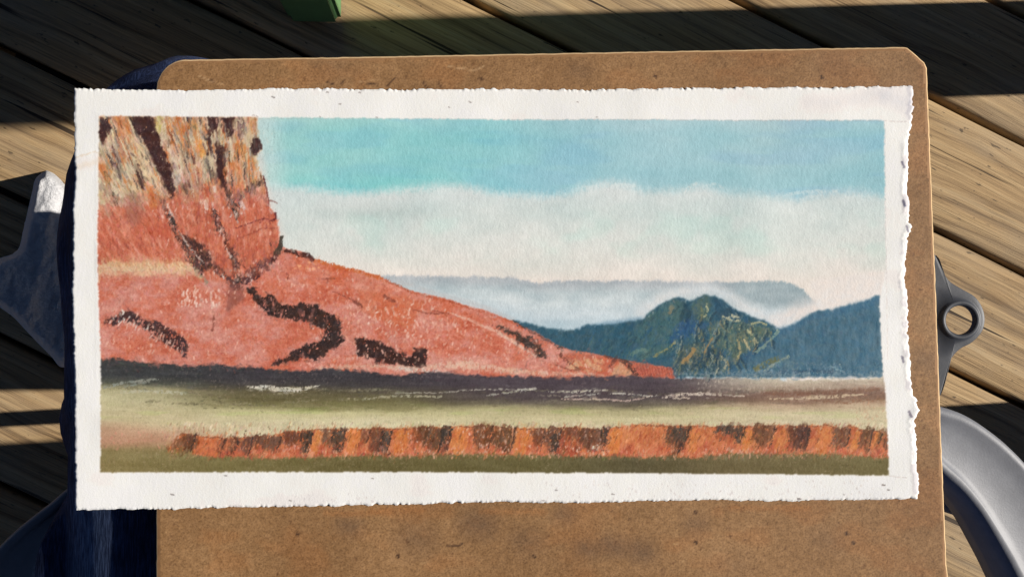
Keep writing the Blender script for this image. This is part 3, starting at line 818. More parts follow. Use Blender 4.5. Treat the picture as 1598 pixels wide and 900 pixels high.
    p.stroke([(1260, 624), (1320, 627), (1380, 622)], [2, 4, 3], (140, 104, 80), .7, 5, dry=.40)
    p.flecks(280, 400, 615, 638, 26, (86, 82, 60), (1.2, 2.6), .6, 5, 25, (2, 6))
    p.flecks(480, 1300, 630, 660, 70, (176, 168, 128), (1, 2), .5, 0, 20, (1, 5))
    p.flecks(165, 260, 672, 700, 40, (216, 150, 128), (1.3, 2.4), .6)

    # ---- orange bank
    top = [(262, 700), (275, 682), (290, 674), (310, 679), (330, 681), (370, 682), (420, 679), (450, 672), (500, 669), (545, 668), (600, 667), (650, 667), (700, 664), (760, 663), (800, 667), (830, 667), (900, 666), (945, 669), (975, 664), (1000, 661), (1060, 663), (1100, 664), (1180, 663), (1230, 663), (1262, 664), (1290, 661), (1310, 668), (1325, 662), (1345, 669), (1386, 673)]
    bot = [(1386, 713), (1340, 710), (1280, 706), (1200, 708), (1140, 706), (1100, 711), (1075, 715), (1050, 709), (1000, 714), (960, 710), (900, 711), (840, 709), (780, 708), (700, 708), (640, 711), (560, 710), (500, 712), (430, 714), (360, 712), (330, 713), (290, 706), (262, 706)]
    p.poly(top + bot, (206, 116, 72), 1, 5, 1, 12, relief=.00004)
    w = p.win(258, 1390, 655, 722)
    x, y = X[w], Y[w]
    hm_ = sstep(0, 3, y - curve_y(top, x)) * sstep(2, -2, y - curve_y(list(reversed(bot)), x))
    n1 = fbm((x + y * .3) / 12, y / 18, 151, 4, .6)
    oc = palette(np.clip(.5 + (n1 - .5) * 2, 0, 1), [(0, (166, 86, 56)), (.3, (192, 108, 72)), (.6, (205, 126, 82)), (1, (214, 142, 98))])
    oc += (sstep(682, 706, y) * 14)[..., None] * np.array([.2, -.4, .3], np.float32)
    hm_ = (hm_ * sstep(290, 345, x + (fbm(x / 8, y / 8, 153, 3) - .5) * 50))[..., None]
    p.C[w] = p.C[w] * (1 - hm_ * .85) + oc * hm_ * .85
    p.poly([(262, 702), (276, 680), (300, 675), (312, 690), (300, 706), (275, 706)], (110, 80, 58), .75, 8, 2, 10, dry=.36)
    BR, BK = (104, 66, 48), (60, 52, 46)
    blocks = [(290, 306, 676, 704, BR), (345, 354, 682, 700, BR), (362, 374, 682, 706, BR), (378, 396, 682, 710, (92, 62, 54)), (396, 440, 681, 704, (98, 70, 56)), (440, 474, 674, 694, (98, 64, 50)), (474, 489, 674, 708, BK), (503, 522, 672, 698, (96, 68, 52)), (521, 541, 670, 704, BK), (564, 580, 670, 690, (116, 72, 50)), (580, 598, 670, 708, (96, 62, 48)), (594, 612, 672, 706, BK), (644, 672, 668, 688, (110, 70, 48)), (658, 692, 668, 704, (92, 66, 48)), (688, 704, 666, 702, BK), (738, 770, 664, 700, (102, 68, 48)), (768, 804, 666, 704, (90, 64, 46)), (832, 852, 669, 694, (104, 66, 48)), (848, 876, 668, 700, (88, 58, 44)), (863, 873, 676, 706, BK), (872, 916, 669, 688, (106, 62, 44)), (905, 946, 669, 704, (94, 62, 46)), (938, 949, 669, 688, BK), (1040, 1062, 666, 694, (84, 62, 48)), (1050, 1076, 666, 690, BK), (1054, 1064, 690, 708, (92, 60, 46)), (1116, 1164, 664, 678, BK), (1146, 1160, 676, 690, BK), (1172, 1208, 664, 698, (98, 64, 44)), (1230, 1264, 664, 702, (96, 62, 48)), (1240, 1262, 668, 698, (84, 56, 50)), (1298, 1326, 668, 698, (94, 66, 50)), (1340, 1361, 668, 704, (96, 66, 46)), (1368, 1376, 672, 696, (120, 82, 48)), (1382, 1388, 674, 700, (110, 70, 50))]
    for x0, x1, y0, y1, c in blocks:
        s_, wd_ = (y1 - y0) * .22, x1 - x0
        p.poly([(x0 - 2, y0), (x0 + wd_ * .5, y0 - 2), (x1 + 1, y0), (x1 - s_ * .5, y0 + (y1 - y0) * .4), (x1 - s_ - wd_ * .12, y1), (x0 + wd_ * .45 - s_, y1 - 1), (x0 + wd_ * .3 - s_, y0 + (y1 - y0) * .7), (x0 - s_ * .2 + rng.uniform(0, wd_ * .25), y0 + (y1 - y0) * .45)], np.array(c) + rng.uniform(-8, 14), .78, 15, 2, 18, dry=.34, relief=.00004)
    for k in range(330):
        x0, x1, y0, y1, c = blocks[rng.integers(len(blocks))]
        x_, y_ = rng.uniform(x0 - 5, x1 + 4), rng.uniform(y0 - 2, y1 + 3)
        p.stroke([(x_, y_), (x_ - rng.uniform(0, 4), y_ + rng.uniform(4, 13))], [rng.uniform(1.5, 4), 1], np.array(c) + rng.uniform(-16, 26), rng.uniform(.4, .9), 5, dry=.42)
    for k in range(260):
        x_, y_ = rng.uniform(320, 1384), rng.uniform(668, 704)
        p.stroke([(x_, y_), (x_ - rng.uniform(0, 4), y_ + rng.uniform(3, 10))], [rng.uniform(1.5, 4), 1], [(214, 132, 78), (196, 100, 66), (206, 120, 96), (222, 148, 96)][rng.integers(4)], rng.uniform(.3, .7), 5, dry=.46)
    for x0, x1, c in ((488, 503, (216, 136, 74)), (540, 566, (214, 130, 72)), (612, 640, (216, 130, 70)), (703, 734, (214, 132, 72)), (800, 830, (214, 130, 72)), (948, 972, (214, 132, 70)), (1072, 1092, (216, 134, 74)), (1156, 1174, (214, 134, 70)), (1208, 1230, (206, 130, 76)), (1268, 1298, (208, 130, 76)), (1328, 1340, (206, 134, 72)), (1360, 1368, (206, 130, 74))):
        p.stroke([((x0 + x1) / 2 + 2, 676), ((x0 + x1) / 2 - 3, 698)], (x1 - x0) * .72, c, .8, 5, dry=.3)
    p.stroke([(300, 690), (296, 704), (290, 706)], 2, (84, 58, 44), .7)
    p.stroke([(355, 684), (350, 698)], 3, (84, 58, 44), .7)
    p.flecks(400, 1384, 700, 712, 260, (226, 166, 128), (1.1, 2.4), .8, 90, 25, (1, 4))
    p.flecks(620, 960, 666, 704, 70, (226, 180, 160), (1.3, 2.6), .8)
    p.flecks(925, 942, 694, 706, 10, (228, 222, 204), (2, 4), .9)
    p.flecks(838, 860, 666, 676, 12, (232, 204, 190), (1.6, 3), .9)
    p.flecks(745, 765, 664, 706, 22, (222, 190, 176), (1.2, 2.4), .9)
    p.flecks(440, 470, 680, 700, 16, (220, 172, 158), (1.2, 2.4), .8)
    p.flecks(1110, 1210, 698, 712, 40, (226, 180, 160), (1.4, 2.8), .8)
    p.flecks(320, 420, 684, 706, 26, (226, 150, 110), (1.2, 2.4), .8)
    p.flecks(760, 1100, 655, 667, 60, (222, 190, 170), (1.2, 2), .6)
    # ---- olive foreground
    w = p.win(150, 1392, 690, 745)
    x, y = X[w], Y[w]
    bt = curve_y(list(reversed(bot)), x) + (fbm(x / 4, y / 6, 161, 3) - .5) * 12
    bt = np.where(x < 300, 704 + (fbm(x / 12, y / 8, 163, 3) - .5) * 8, bt)
    ol = palette(np.clip((x - 158) / 1225, 0, 1), [(0, (136, 122, 80)), (.15, (124, 114, 72)), (.3, (108, 98, 60)), (.55, (102, 94, 58)), (.68, (92, 84, 58)), (.8, (110, 98, 66)), (1, (114, 104, 66))])
    ol += ((fbm(x / 30, y / 5, 165, 4) - .5) * 18)[..., None] + ((fbm(x / 1.8, y / 4, 167, 3, .7) - .5) * 20)[..., None]
    ol += (sstep(724, 708, y) * 9)[..., None]
    m = sstep(-3 - 10 * (x < 300), 5 + 8 * (x < 300), y - bt)[..., None]
    p.C[w] = p.C[w] * (1 - m) + ol * m
    # ---- pastel marks: thousands of short strokes that pick up and drag the colour under them
    st = make_stamps(p.step, rng)
    hx_, hy_ = [q[0] for q in hill[1:25]], [q[1] for q in hill[1:25]]

    def run(n, x0, x1, y0, y1, ang, spread, sizes, off, jit, al, test=None, tints=None, ptint=0.0):
        xs_r, ys_r = rng.uniform(x0, x1, n), rng.uniform(y0, y1, n)
        for x_, y_ in zip(xs_r, ys_r):
            if test is not None and not test(x_, y_):
                continue
            a_ = ang(x_, y_) if callable(ang) else ang
            j_ = rng.normal(0, jit) + rng.normal(0, jit * .35, 3)
            tn = np.array(tints[rng.integers(len(tints))], np.float32) if tints and rng.random() < ptint else None
            dab(p, st, x_, y_, sizes[rng.integers(len(sizes))], a_ + rng.normal(0, spread), rng.normal(0, off, 2), j_, rng.uniform(*al), tn)
    in_cliff = lambda x, y: x < np.interp(y, [181, 228, 240, 300, 345, 396], [403, 409, 403, 417, 433, 441]) - 1
    run(5200, 158, 442, 183, 320, lambda x, y: np.interp(x, [150, 240, 290, 340, 400], [70, 64, 76, 84, 88]), 10, (0, 1, 1, 2), 3.4, 15, (.3, .8), in_cliff, [(222, 206, 174), (210, 140, 86), (160, 148, 134), (206, 160, 140), (90, 62, 56)], .22)
    run(4600, 158, 442, 300, 432, lambda x, y: 68 if x < 300 else 84, 16, (0, 1, 1), 3.6, 12, (.25, .75), in_cliff, [(222, 158, 138), (196, 96, 68), (176, 92, 80)], .16)
    run(9000, 158, 1052, 390, 580, lambda x, y: 24 if x > 440 else 40, 40, (0, 0, 1, 1), 3.2, 11, (.25, .7), lambda x, y: x < 436 or y > np.interp(x, hx_, hy_) + 1, [(226, 168, 150), (204, 104, 70), (190, 96, 80), (214, 140, 124)], .16)
    run(5200, 802, 1376, 462, 588, lambda x, y: 60 if x > 1100 else 118, 28, (0, 0, 1), 3.0, 9, (.2, .5), lambda x, y: y > np.interp(x, [q[0] for q in ridge[:-2]] + [1232, 1262, 1297, 1335, 1371], [q[1] for q in ridge[:-2]] + [509, 490, 484, 474, 460]) + 1, [(74, 110, 124), (104, 124, 120), (54, 92, 124), (140, 158, 160), (42, 72, 92)], .2)
    run(500, 1050, 1215, 500, 584, 75, 26, (0, 0, 1), 2, 10, (.3, .8), lambda x, y: y > np.interp(x, [1050, 1110, 1215], [500, 470, 516]) and x + (y - 512) * 1.2 < 1222, [(168, 164, 122), (132, 134, 98), (186, 180, 150), (150, 128, 86)], .6)
    run(7000, 262, 1386, 660, 716, 106, 14, (0, 0, 1, 1), 3.4, 14, (.3, .85), None, [(206, 130, 84), (112, 74, 54), (224, 172, 136), (178, 98, 70), (84, 60, 50)], .18)
    run(2600, 160, 1384, 560, 665, 2, 8, (1, 2), 3.0, 7, (.2, .5))
    run(1500, 160, 1384, 708, 736, 88, 20, (0, 1), 2.0, 6, (.2, .5))
    run(3600, 408, 1376, 190, 440, 80, 30, (1, 2), 3.0, 4, (.12, .32), lambda x, y: not in_cliff(x - 3, y))
    for q in clefts:
        p.poly(q, (64, 40, 40), .7, 7, 1, 12, dry=.37)
    for q in (g2, [(556, 529), (562, 524), (588, 531), (602, 540), (630, 550), (640, 560), (650, 542), (661, 542), (667, 548), (667, 572), (634, 570), (594, 563), (557, 552)]):
        p.poly(q, (54, 38, 36), .55, 9, 1, 12, dry=.42)
    for x0, x1, y0, y1, c in blocks:
        nn = max(2, int((x1 - x0) / 5))
        for k in range(nn):
            xa = x0 + (x1 - x0) * (k + rng.uniform(.1, .9)) / nn
            yb_ = y0 + (y1 - y0) * rng.uniform(.55, 1.05)
            p.stroke([(xa + 2, y0 + rng.uniform(-2, 3)), (xa, (y0 + yb_) / 2), (xa - rng.uniform(2, 8), yb_)], [rng.uniform(4, 7), rng.uniform(3, 6), 1.5], np.array(c) + rng.uniform(-10, 26), rng.uniform(.35, .85), 6, dry=.40)
        p.stroke([(x1 - 1, y0 + 1), (x1 - 3, y0 + (y1 - y0) * .5), (x1 - 8, y1)], [3, 3, 1], (58, 46, 42), .75, 4, dry=.36)
    p.stroke([(q[0], q[1] + 1) for q in top[2:]], 2.2, (112, 70, 52), .6, 5, dry=.46)
    for k in range(190):
        x_, y_ = rng.uniform(160, 400), rng.uniform(184, 285)
        sl = np.interp(x_, [150, 240, 290, 340, 400], [.34, .46, .26, .10, .04])
        if (x_ > 396 and y_ > 212) or (204 < x_ - .5 * (y_ - 182) < 246):
            continue
        L_ = rng.uniform(8, 30)
        p.stroke([(x_, y_), (x_ + sl * L_ * .5 + rng.uniform(-1, 1), y_ + L_ * .5), (x_ + sl * L_, y_ + L_)], [1, rng.uniform(1.4, 4), 1], [(226, 210, 178), (218, 196, 160), (164, 154, 142), (78, 60, 56), (210, 136, 84), (196, 150, 132), (96, 84, 78)][rng.integers(7)], rng.uniform(.5, .9), 3, dry=.34)
    # ridges of the peak: light stroke with its shade beside it
    for k in range(70):
        q = rng.uniform(0, 1)
        x_ = 1062 + 150 * q
        y_ = rng.uniform(np.interp(x_, [1062, 1110, 1160, 1212], [505, 480, 498, 520]), 578)
        L_, sl = rng.uniform(10, 28), rng.uniform(-.75, .15) if x_ < 1120 else rng.uniform(-.5, .55)
        if x_ + (y_ - 512) * 1.15 > 1214:
            continue
        pts_ = [(x_, y_), (x_ + L_ * sl * .5 + rng.uniform(-2, 2), y_ + L_ * .5), (x_ + L_ * sl, y_ + L_)]
        p.stroke([(a_ + 3, b_ + 1) for a_, b_ in pts_], [2, 5, 1], (36, 62, 78), .6, 3, dry=.32)
        p.stroke(pts_, [1.2, rng.uniform(2, 3.6), 1], [(172, 168, 128), (140, 142, 106), (196, 190, 160), (160, 136, 92), (120, 140, 134)][rng.integers(5)], rng.uniform(.35, .7), 4, dry=.38)
    for k in range(26):
        x_, y_ = rng.uniform(985, 1075), rng.uniform(478, 560)
        if y_ < np.interp(x_, [985, 1010, 1040, 1075], [508, 494, 476, 476]):
            continue
        p.stroke([(x_, y_), (x_ - rng.uniform(6, 14), y_ + rng.uniform(5, 12))], [2, 5, 1], [(86, 118, 118), (98, 122, 112), (40, 70, 84)][rng.integers(3)], .55, 5, dry=.40)
    for pts, wd, c in peak_lights:
        p.stroke(pts, np.array(wd) * .9, c, .65, 4, dry=.38)
    p.stroke([(1055, 583), (1150, 582), (1260, 582), (1375, 583)], [5, 8, 7, 5], (150, 166, 172), .4, 6, dry=.46, soft=3)
    run(700, 1000, 1215, 470, 584, 75, 35, (0, 0, 1), 4, 8, (.3, .6), lambda x, y: y > np.interp(x, [q[0] for q in ridge[:-2]], [q[1] for q in ridge[:-2]]) + 4 and x + (y - 512) * 1.15 < 1214)
    # late accents: bare-paper sparks, ticks across the gullies, thin brown hatching on the bank
    for a_, b_, n_ in (((540, 700), (465, 560), 120), ((700, 960), (500, 580), 110), ((430, 560), (400, 470), 50), ((160, 420), (440, 560), 90), ((240, 436), (300, 436), 70)):
        p.flecks(a_[0], a_[1], b_[0], b_[1], n_, (234, 182, 164), (1.2, 3.0), .85, 90, 30, (0.5, 5), hm)
    p.flecks(285, 345, 450, 478, 26, (242, 210, 196), (1.5, 3.2), .9, 95, 25, (1, 6))
    p.flecks(396, 545, 452, 562, 46, (206, 134, 120), (1.3, 3), .85, 90, 25, (2, 7))
    p.flecks(560, 665, 530, 572, 12, (176, 96, 80), (1.2, 2.2), .8)
    for k in range(22):
        q = rng.uniform(0, 1)
        x_, y_ = 172 + 118 * q, 494 + 50 * q ** 1.4 + rng.uniform(-6, 7)
        p.stroke([(x_, y_), (x_ - rng.uniform(1, 4), y_ + rng.uniform(3, 9))], rng.uniform(1, 2.2), [(226, 178, 162), (196, 122, 108), (238, 226, 214)][rng.integers(3)], .85, 2)
    for k in range(150):
        x_, y_ = rng.uniform(300, 1384), rng.uniform(665, 698)
        p.stroke([(x_, y_), (x_ - rng.uniform(1, 5), y_ + rng.uniform(5, 16))], [rng.uniform(1, 3), .8], [(120, 74, 54), (92, 62, 50), (150, 84, 60), (214, 148, 112)][rng.integers(4)], rng.uniform(.4, .85), 4, dry=.40)
    p.flecks(420, 1384, 698, 712, 150, (226, 170, 140), (1.1, 2.4), .8, 90, 25, (1, 4))
    p.flecks(620, 960, 666, 704, 46, (230, 190, 172), (1.3, 2.6), .85)
    for pts_, w_ in (([(318, 410), (300, 390), (286, 368)], 2.5), ([(262, 318), (272, 340)], 2.5), ([(352, 384), (362, 402)], 2.5), ([(368, 330), (372, 345)], 3)):
        p.stroke(pts_, w_, (230, 208, 196), .7, 4, dry=.42)
    # ---- chalky break-up of the drawn part below the skyline
    rough_zone = sstep(2, 8, Y - np.where(X < 440, 0, np.where(X < 1050, curve_y(hill[1:25], X), 560)))
    t2 = fbm(X / 3.0, Y / 3.6, 191, 3, .7)
    lt = sstep(.62, .78, t2) * rough_zone * .30 * sstep(.35, .65, fbm(X / 50, Y / 40, 193, 3))
    p.C[:] = p.C * (1 - lt[..., None]) + (p.C * .45 + np.array([228, 200, 186], np.float32) * .55) * lt[..., None]
    dk = sstep(.36, .24, t2) * rough_zone * .14
    p.C[:] = p.C * (1 - dk[..., None] * .55)
    # ---- paper tooth over everything painted
    p.C += ((p.tooth - .5) * 9)[..., None]
    # the drawing keeps to its rectangle
    p.C[:] = paper * (1 - pm[..., None]) + p.C * pm[..., None]
    # pencil guide line, smudges and specks on the margins
    for pts, wd, al in (([(1379, 190), (1422, 191)], 1.4, .35), ([(1379, 196), (1382, 420), (1384, 560)], 1.2, .25), ([(1386, 742), (1414, 744)], 1.4, .35), ([(405, 186), (760, 187)], 1.2, .25), ([(760, 187), (1376, 190)], 1.5, .3), ([(395, 181), (404, 183)], 2, .5)):
        p.stroke(pts, wd, (150, 140, 140), al, 2, dry=.42)
    for x_, y_, s_ in ((425, 152, 4), (510, 145, 3), (560, 145, 3), (530, 163, 3), (732, 160, 3), (700, 168, 2), (900, 160, 2), (930, 184, 2), (500, 183, 2), (588, 184, 2), (268, 770, 4), (352, 740, 3), (580, 745, 3), (1375, 755, 4), (1383, 762, 3), (1244, 777, 5), (1315, 770, 2), (866, 763, 3), (955, 769, 3), (846, 779, 3), (452, 779, 3)):
        p.stroke([(x_, y_), (x_ + s_, y_ + 1)], s_ * .55, (110, 104, 104), .75, 2)
    p.flecks(840, 1380, 748, 782, 150, (176, 172, 176), (1, 2), .45)
    p.flecks(450, 600, 768, 786, 40, (176, 172, 176), (1, 2), .4)
    p.stroke([(1385, 150), (1410, 160)], 30, (206, 204, 212), .35, 6, soft=14)
    p.stroke([(1260, 160), (1300, 160), (1370, 150)], 26, (214, 210, 214), .3, 6, soft=12)
    p.stroke([(122, 246), (150, 238), (172, 240)], 3, (226, 208, 184), .5, 4, dry=.4)
    p.stroke([(120, 262), (156, 252)], 8, (236, 222, 204), .5, 5, soft=4)
    # bits of pigment beyond the left margin line
    p.stroke([(157, 415), (157, 440)], 3, (226, 190, 150), .5, 3)
    return p, pm


# ------------------------------------------------------------------ setting: ground, deck planks
m_ground = plain('soil', (0.035, 0.028, 0.022), 0.95, 0.1, ns=8, amt=.4)
g = link('ground', mesh_py('ground', [(-40, -40, -.5), (40, -40, -.5), (40, 40, -.5), (-40, 40, -.5)], [(0, 1, 2, 3)]), m_ground)
g['kind'] = 'structure'

deck = empty('deck')
deck['kind'] = 'structure'
ANG = -math.atan(0.4789)
PITCH = 0.16448 * CAM_H * math.cos(ANG)
C0 = 0.08446 * CAM_H * math.cos(ANG)
along = Vector((math.cos(ANG), math.sin(ANG), 0))
across = Vector((-math.sin(ANG), math.cos(ANG), 0))
rnd = random.Random(3)


def plank_mesh(seed, L=3.4, Wd=0.139, T=0.036):
    r = random.Random(seed)
    nx, prof = 70, [(-.5, -1.0), (-.5, -.14), (-.487, -.05), (-.465, -.012), (-.3, .0), (-.1, .012), (.1, .012), (.3, .0), (.465, -.012), (.487, -.05), (.5, -.14), (.5, -1.0)]
    ph = [r.uniform(0, 6.28) for _ in range(6)]
    v, f = [], []
    for i in range(nx + 1):
        x = -L / 2 + L * i / nx
        for k, (a, b) in enumerate(prof):
            e = .0008 * math.sin(x * 9 + ph[0]) + .0006 * math.sin(x * 23 + ph[1])
            yy = a * Wd + (e if a < 0 else -e * .7) * (abs(a) > .4)
            zz = b * T + (.0007 * math.sin(x * 5 + ph[2] + a * 2) if b > -.9 else 0)
            v.append((x, yy, zz))
    n = len(prof)
    for i in range(nx):
        for k in range(n):
            a, b = i * n + k, i * n + (k + 1) % n
            f.append((a, b, b + n, a + n))
    f.append(tuple(range(n)))
    f.append(tuple(reversed(range(nx * n, nx * n + n))))
    me = mesh_py('plank', v, f)
    bm = bmesh.new()
    bm.from_mesh(me)
    bmesh.ops.recalc_face_normals(bm, faces=bm.faces)
    bm.to_mesh(me)
    bm.free()
    return me


plank_kinds = [plank_mesh(s) for s in range(4)]
for i, k in enumerate(range(-9, 9)):
    me = plank_kinds[i % 4]
    o = link('plank', me, WOOD, deck, True)
    mid = across * (C0 + (k + .5) * PITCH) + along * rnd.uniform(-.2, .2)
    o.location = (mid.x, mid.y, rnd.uniform(-.0015, .0))
    o.rotation_euler = (0, rnd.uniform(-.0004, .0004), ANG + (math.pi if rnd.random() < .5 else 0))
for k in range(-3, 4):                       # joists under the planks
    bm = bmesh.new()
    box(bm, (0, 0, 0), (.04, 3.2, .14))
    o = bm_obj('joist', bm, WOOD, deck)
    p_ = along * (k * .41 + .1)
    o.location = (p_.x, p_.y, -.108)
    o.rotation_euler = (0, 0, ANG)

# railing at the deck's sunny side: its two posts throw the dark bars across the planks
rail = empty('deck_railing', (1.05, .1, 0))
tag(rail, 'weathered wooden deck railing standing on the sunny side of the deck', 'railing')
hs = Vector((math.cos(R(SUN_AZ)), math.sin(R(SUN_AZ)), 0))


def post_at(px, py, dist, w, h):
    p0 = at_z(px, py, 0)
    p0 = p0 + hs * ((dist - p0.x) / hs.x)
    bm = bmesh.new()
    box(bm, (p0.x, p0.y, h / 2 + .0), (w, w, h))
    return bm_obj('post', bm, WOOD, rail, .004), p0


P1, q1 = post_at(1500, 77, 1.05, .112, 1.05)
P2, q2 = post_at(1525, 708, 1.05, .112, .985)
bm = bmesh.new()
box(bm, (1.05, (q1.y + q2.y) / 2, .40), (.038, abs(q1.y - q2.y) - .11, .038))
bm_obj('rail', bm, WOOD, rail, .004)

# green box standing on the far planks
m_green = plain('green_paint', lint(88, 128, 82), .55, .4, ns=20, amt=.15)
c0 = at_z(533, 38, 0)
bm = bmesh.new()
W_, D_, H_ = .06, .30, .34
vs = box(bm, (0, 0, H_ / 2), (W_, D_, H_))
bmesh.ops.bevel(bm, geom=[e for e in bm.edges], offset=.006, segments=3, affect='EDGES')
gb = empty('green_box', (c0.x - W_ / 2, c0.y + D_ / 2, 0))
tag(gb, 'dark green box standing on the deck beyond the board, its right side sunlit', 'box')
o = bm_obj('body', bm, m_green)
o.location = gb.location
o.parent = gb
o.matrix_parent_inverse = gb.matrix_world.inverted()
bm = bmesh.new()
box(bm, (gb.location.x, gb.location.y, H_ + .009), (W_ + .012, D_ + .012, .018))
bm_obj('lid', bm, m_green, gb, .004)

# ------------------------------------------------------------------ clip board
m_board = pigment_material('hardboard', .62, .35, .35, 700, .8)
m_edge = plain('hardboard_edge', lint(214, 182, 138), .8, .2, ns=300, amt=.2)
clipboard = empty('clipboard', bpt(860, 500))
tag(clipboard, 'brown hardboard clipboard lying across the lap under the painting', 'clipboard')


def arc(cx, cy, r, a0, a1, n):
    return [(cx + r * math.cos(R(a0 + (a1 - a0) * k / (n - 1))), cy + r * math.sin(R(a0 + (a1 - a0) * k / (n - 1)))) for k in range(n)]


BT = .0032
outline = arc(290, 140, 48, 180, 268, 14) + [(600, 87), (1000, 79.5), (1405, 72.3)] + [(1413, 72.4), (1417, 73.6), (1439, 92), (1444, 97), (1448, 106)] + [(1456, 300), (1464, 500), (1472, 720), (1479, 880)] + arc(1440, 925, 44, 5, 88, 8) + [(1000, 972), (600, 975)] + arc(290, 928, 48, 92, 180, 10) + [(242, 700), (242, 400)]
B = Painter(232, 1492, 62, 985, 3.0, (150, 114, 77))
X, Y = B.X, B.Y
B.C += ((fbm(X / 160, Y / 130, 3, 4) - .5) * 34)[..., None] * np.array([1, .9, .75], np.float32)
B.C += ((fbm(X / 34, Y / 30, 7, 4) - .5) * 12)[..., None] * np.array([1, .85, .7], np.float32)
B.C += ((fbm(X / 5, Y / 5, 9, 3, .75) - .5) * 40)[..., None] * np.array([1, .9, .8], np.float32)
red = sstep(.52, .72, fbm(X / 70, Y / 40, 13, 3))
B.C += (red * 4)[..., None] * np.array([1, -.3, -.8], np.float32)
for x_, y_, r_, a_ in ((545, 818, 40, .5), (650, 840, 60, .35), (745, 815, 56, .55), (880, 800, 36, .45), (955, 850, 40, .6), (1000, 858, 44, .55), (915, 855, 34, .5), (1085, 815, 40, .35), (820, 842, 50, .35), (1290, 840, 50, .25), (1300, 95, 60, .2), (520, 100, 70, .2), (905, 108, 40, .3), (1445, 560, 40, .35), (1450, 430, 30, .3), (1140, 880, 60, .2)):
    B.stroke([(x_ - r_ * .15, y_), (x_ + r_ * .15, y_ + 3)], r_ * .5, (96, 76, 62), a_, 8, soft=r_ * .55)
for x_, y_, r_, a_ in ((560, 800, 26, .4), (800, 798, 24, .4), (1200, 792, 30, .4), (470, 150, 20, .3), (620, 795, 20, .4)):
    B.stroke([(x_ - r_ * 2, y_), (x_ + r_ * 2, y_)], 6, (176, 112, 62), a_, 6, soft=7)
B.flecks(245, 1480, 70, 960, 700, (96, 66, 44), (1.5, 3.4), .7, 0, 180, (0, 4))
B.flecks(245, 1480, 70, 960, 420, (182, 144, 100), (1.5, 3), .6, 0, 180, (0, 6))
for x_, y_ in ((463, 832), (620, 866), (833, 867), (1085, 798), (1320, 830), (1331, 846), (750, 122), (1022, 118), (1085, 845), (330, 126), (1281, 120)):
    B.stroke([(x_, y_), (x_ + 2, y_ + 2)], 4, (62, 40, 28), .95, 1)
for pts in ([(605, 134), (612, 126), (617, 121)], [(684, 129), (690, 138)], [(660, 128), (666, 137)], [(510, 128), (520, 131)], [(533, 131), (537, 126)], [(575, 131), (590, 133)], [(696, 852), (716, 851), (722, 847)]):
    B.stroke(pts, 2.6, (70, 48, 36), .8, 1)
for pts in ([(560, 127), (585, 126)], [(700, 104), (740, 110), (755, 104)], [(310, 118), (330, 128), (350, 132)]):
    B.stroke(pts, 2.4, (196, 160, 120), .7, 1)
B.C -= 4
# worn pale rim
ol = np.array(outline)


def inside_poly(P, x, y):
    r = np.zeros(np.shape(x), bool)
    for (x1, y1), (x2, y2) in zip(P, np.roll(P, -1, 0)):
        if y1 != y2:
            r ^= ((y1 > y) != (y2 > y)) & (x < (x2 - x1) * (y - y1) / (y2 - y1) + x1)
    return r


def dist_poly(P, x, y):
    best = np.full(np.shape(x), 1e9)
    for a, b in zip(P, np.roll(P, -1, 0)):
        d = b - a
        t = np.clip(((x - a[0]) * d[0] + (y - a[1]) * d[1]) / (d @ d + 1e-9), 0, 1)
        best = np.minimum(best, np.hypot(x - a[0] - t * d[0], y - a[1] - t * d[1]))
    return best


# board top: the painted grid inside the outline, closed by an exact rim, sides and underside
INSET = 5.0
dd = dist_poly(ol, X, Y)
ins = inside_poly(ol, X, Y)
top_in = ins & (dd > INSET)
idx = -np.ones(X.shape, int)
verts2, cols2, faces2 = [], [], []
# snap: grid vertices just inside are pushed to the inset line so that the rim is clean
q = top_in
keep = q[:-1, :-1] & q[1:, :-1] & q[:-1, 1:] & q[1:, 1:]
used = np.zeros(X.shape, bool)
used[:-1, :-1] |= keep
used[1:, :-1] |= keep
used[:-1, 1:] |= keep
used[1:, 1:] |= keep
idx[used] = np.arange(used.sum())
vb = board_points(X[used], Y[used], np.zeros(used.sum()))
qi = np.stack([idx[1:, :-1][keep], idx[1:, 1:][keep], idx[:-1, 1:][keep], idx[:-1, :-1][keep]], -1)
me = np_mesh('board', vb, qi, np.clip(lin(B.C[used]), 0.004, .9))
board = link('board', me, m_board, clipboard)
# rim ring: from a generous inset (3 hundredths of a millimetre lower) round the edge to the underside
dense = []
for a, b in zip(ol, np.roll(ol, -1, 0)):
    n_ = max(1, int(np.hypot(*(b - a)) / 8))
    for k in range(n_):
        dense.append(a + (b - a) * k / n_)
dense = np.array(dense)
tang = np.roll(dense, -1, 0) - np.roll(dense, 1, 0)
tang /= np.linalg.norm(tang, axis=1)[:, None]
nin = np.stack([-tang[:, 1], tang[:, 0]], -1)
if inside_poly(ol, *(dense[0] + nin[0] * 3)) == False:
    nin = -nin
rngb = np.random.default_rng(8)
wob = (rngb.random(len(dense)) - .5) * .8
rings = [(14, -.00004), (3.4, -.00004), (1.6, -.00025), (.4, -.0009), (0, -.0016), (.6, -BT + .0003), (4, -BT), (30, -BT)]
vv, nr = [], len(dense)
for d_, z_ in rings:
    pr = dense + nin * (d_ + (wob[:, None] if d_ < 4 else 0))
    vv.append(board_points(pr[:, 0], pr[:, 1], np.full(nr, z_)))
ff = []
for r_ in range(len(rings) - 1):
    for k in range(nr):
        a, b = r_ * nr + k, r_ * nr + (k + 1) % nr
        ff.append((a, a + nr, b + nr, b))
ff.append(tuple((len(rings) - 1) * nr + k for k in range(nr)))
me = mesh_py('rim', np.vstack(vv), ff)
me.materials.append(plain('hardboard_rim', lint(150, 112, 76), .7, .3, ns=400, amt=.15))
me.materials.append(m_edge)
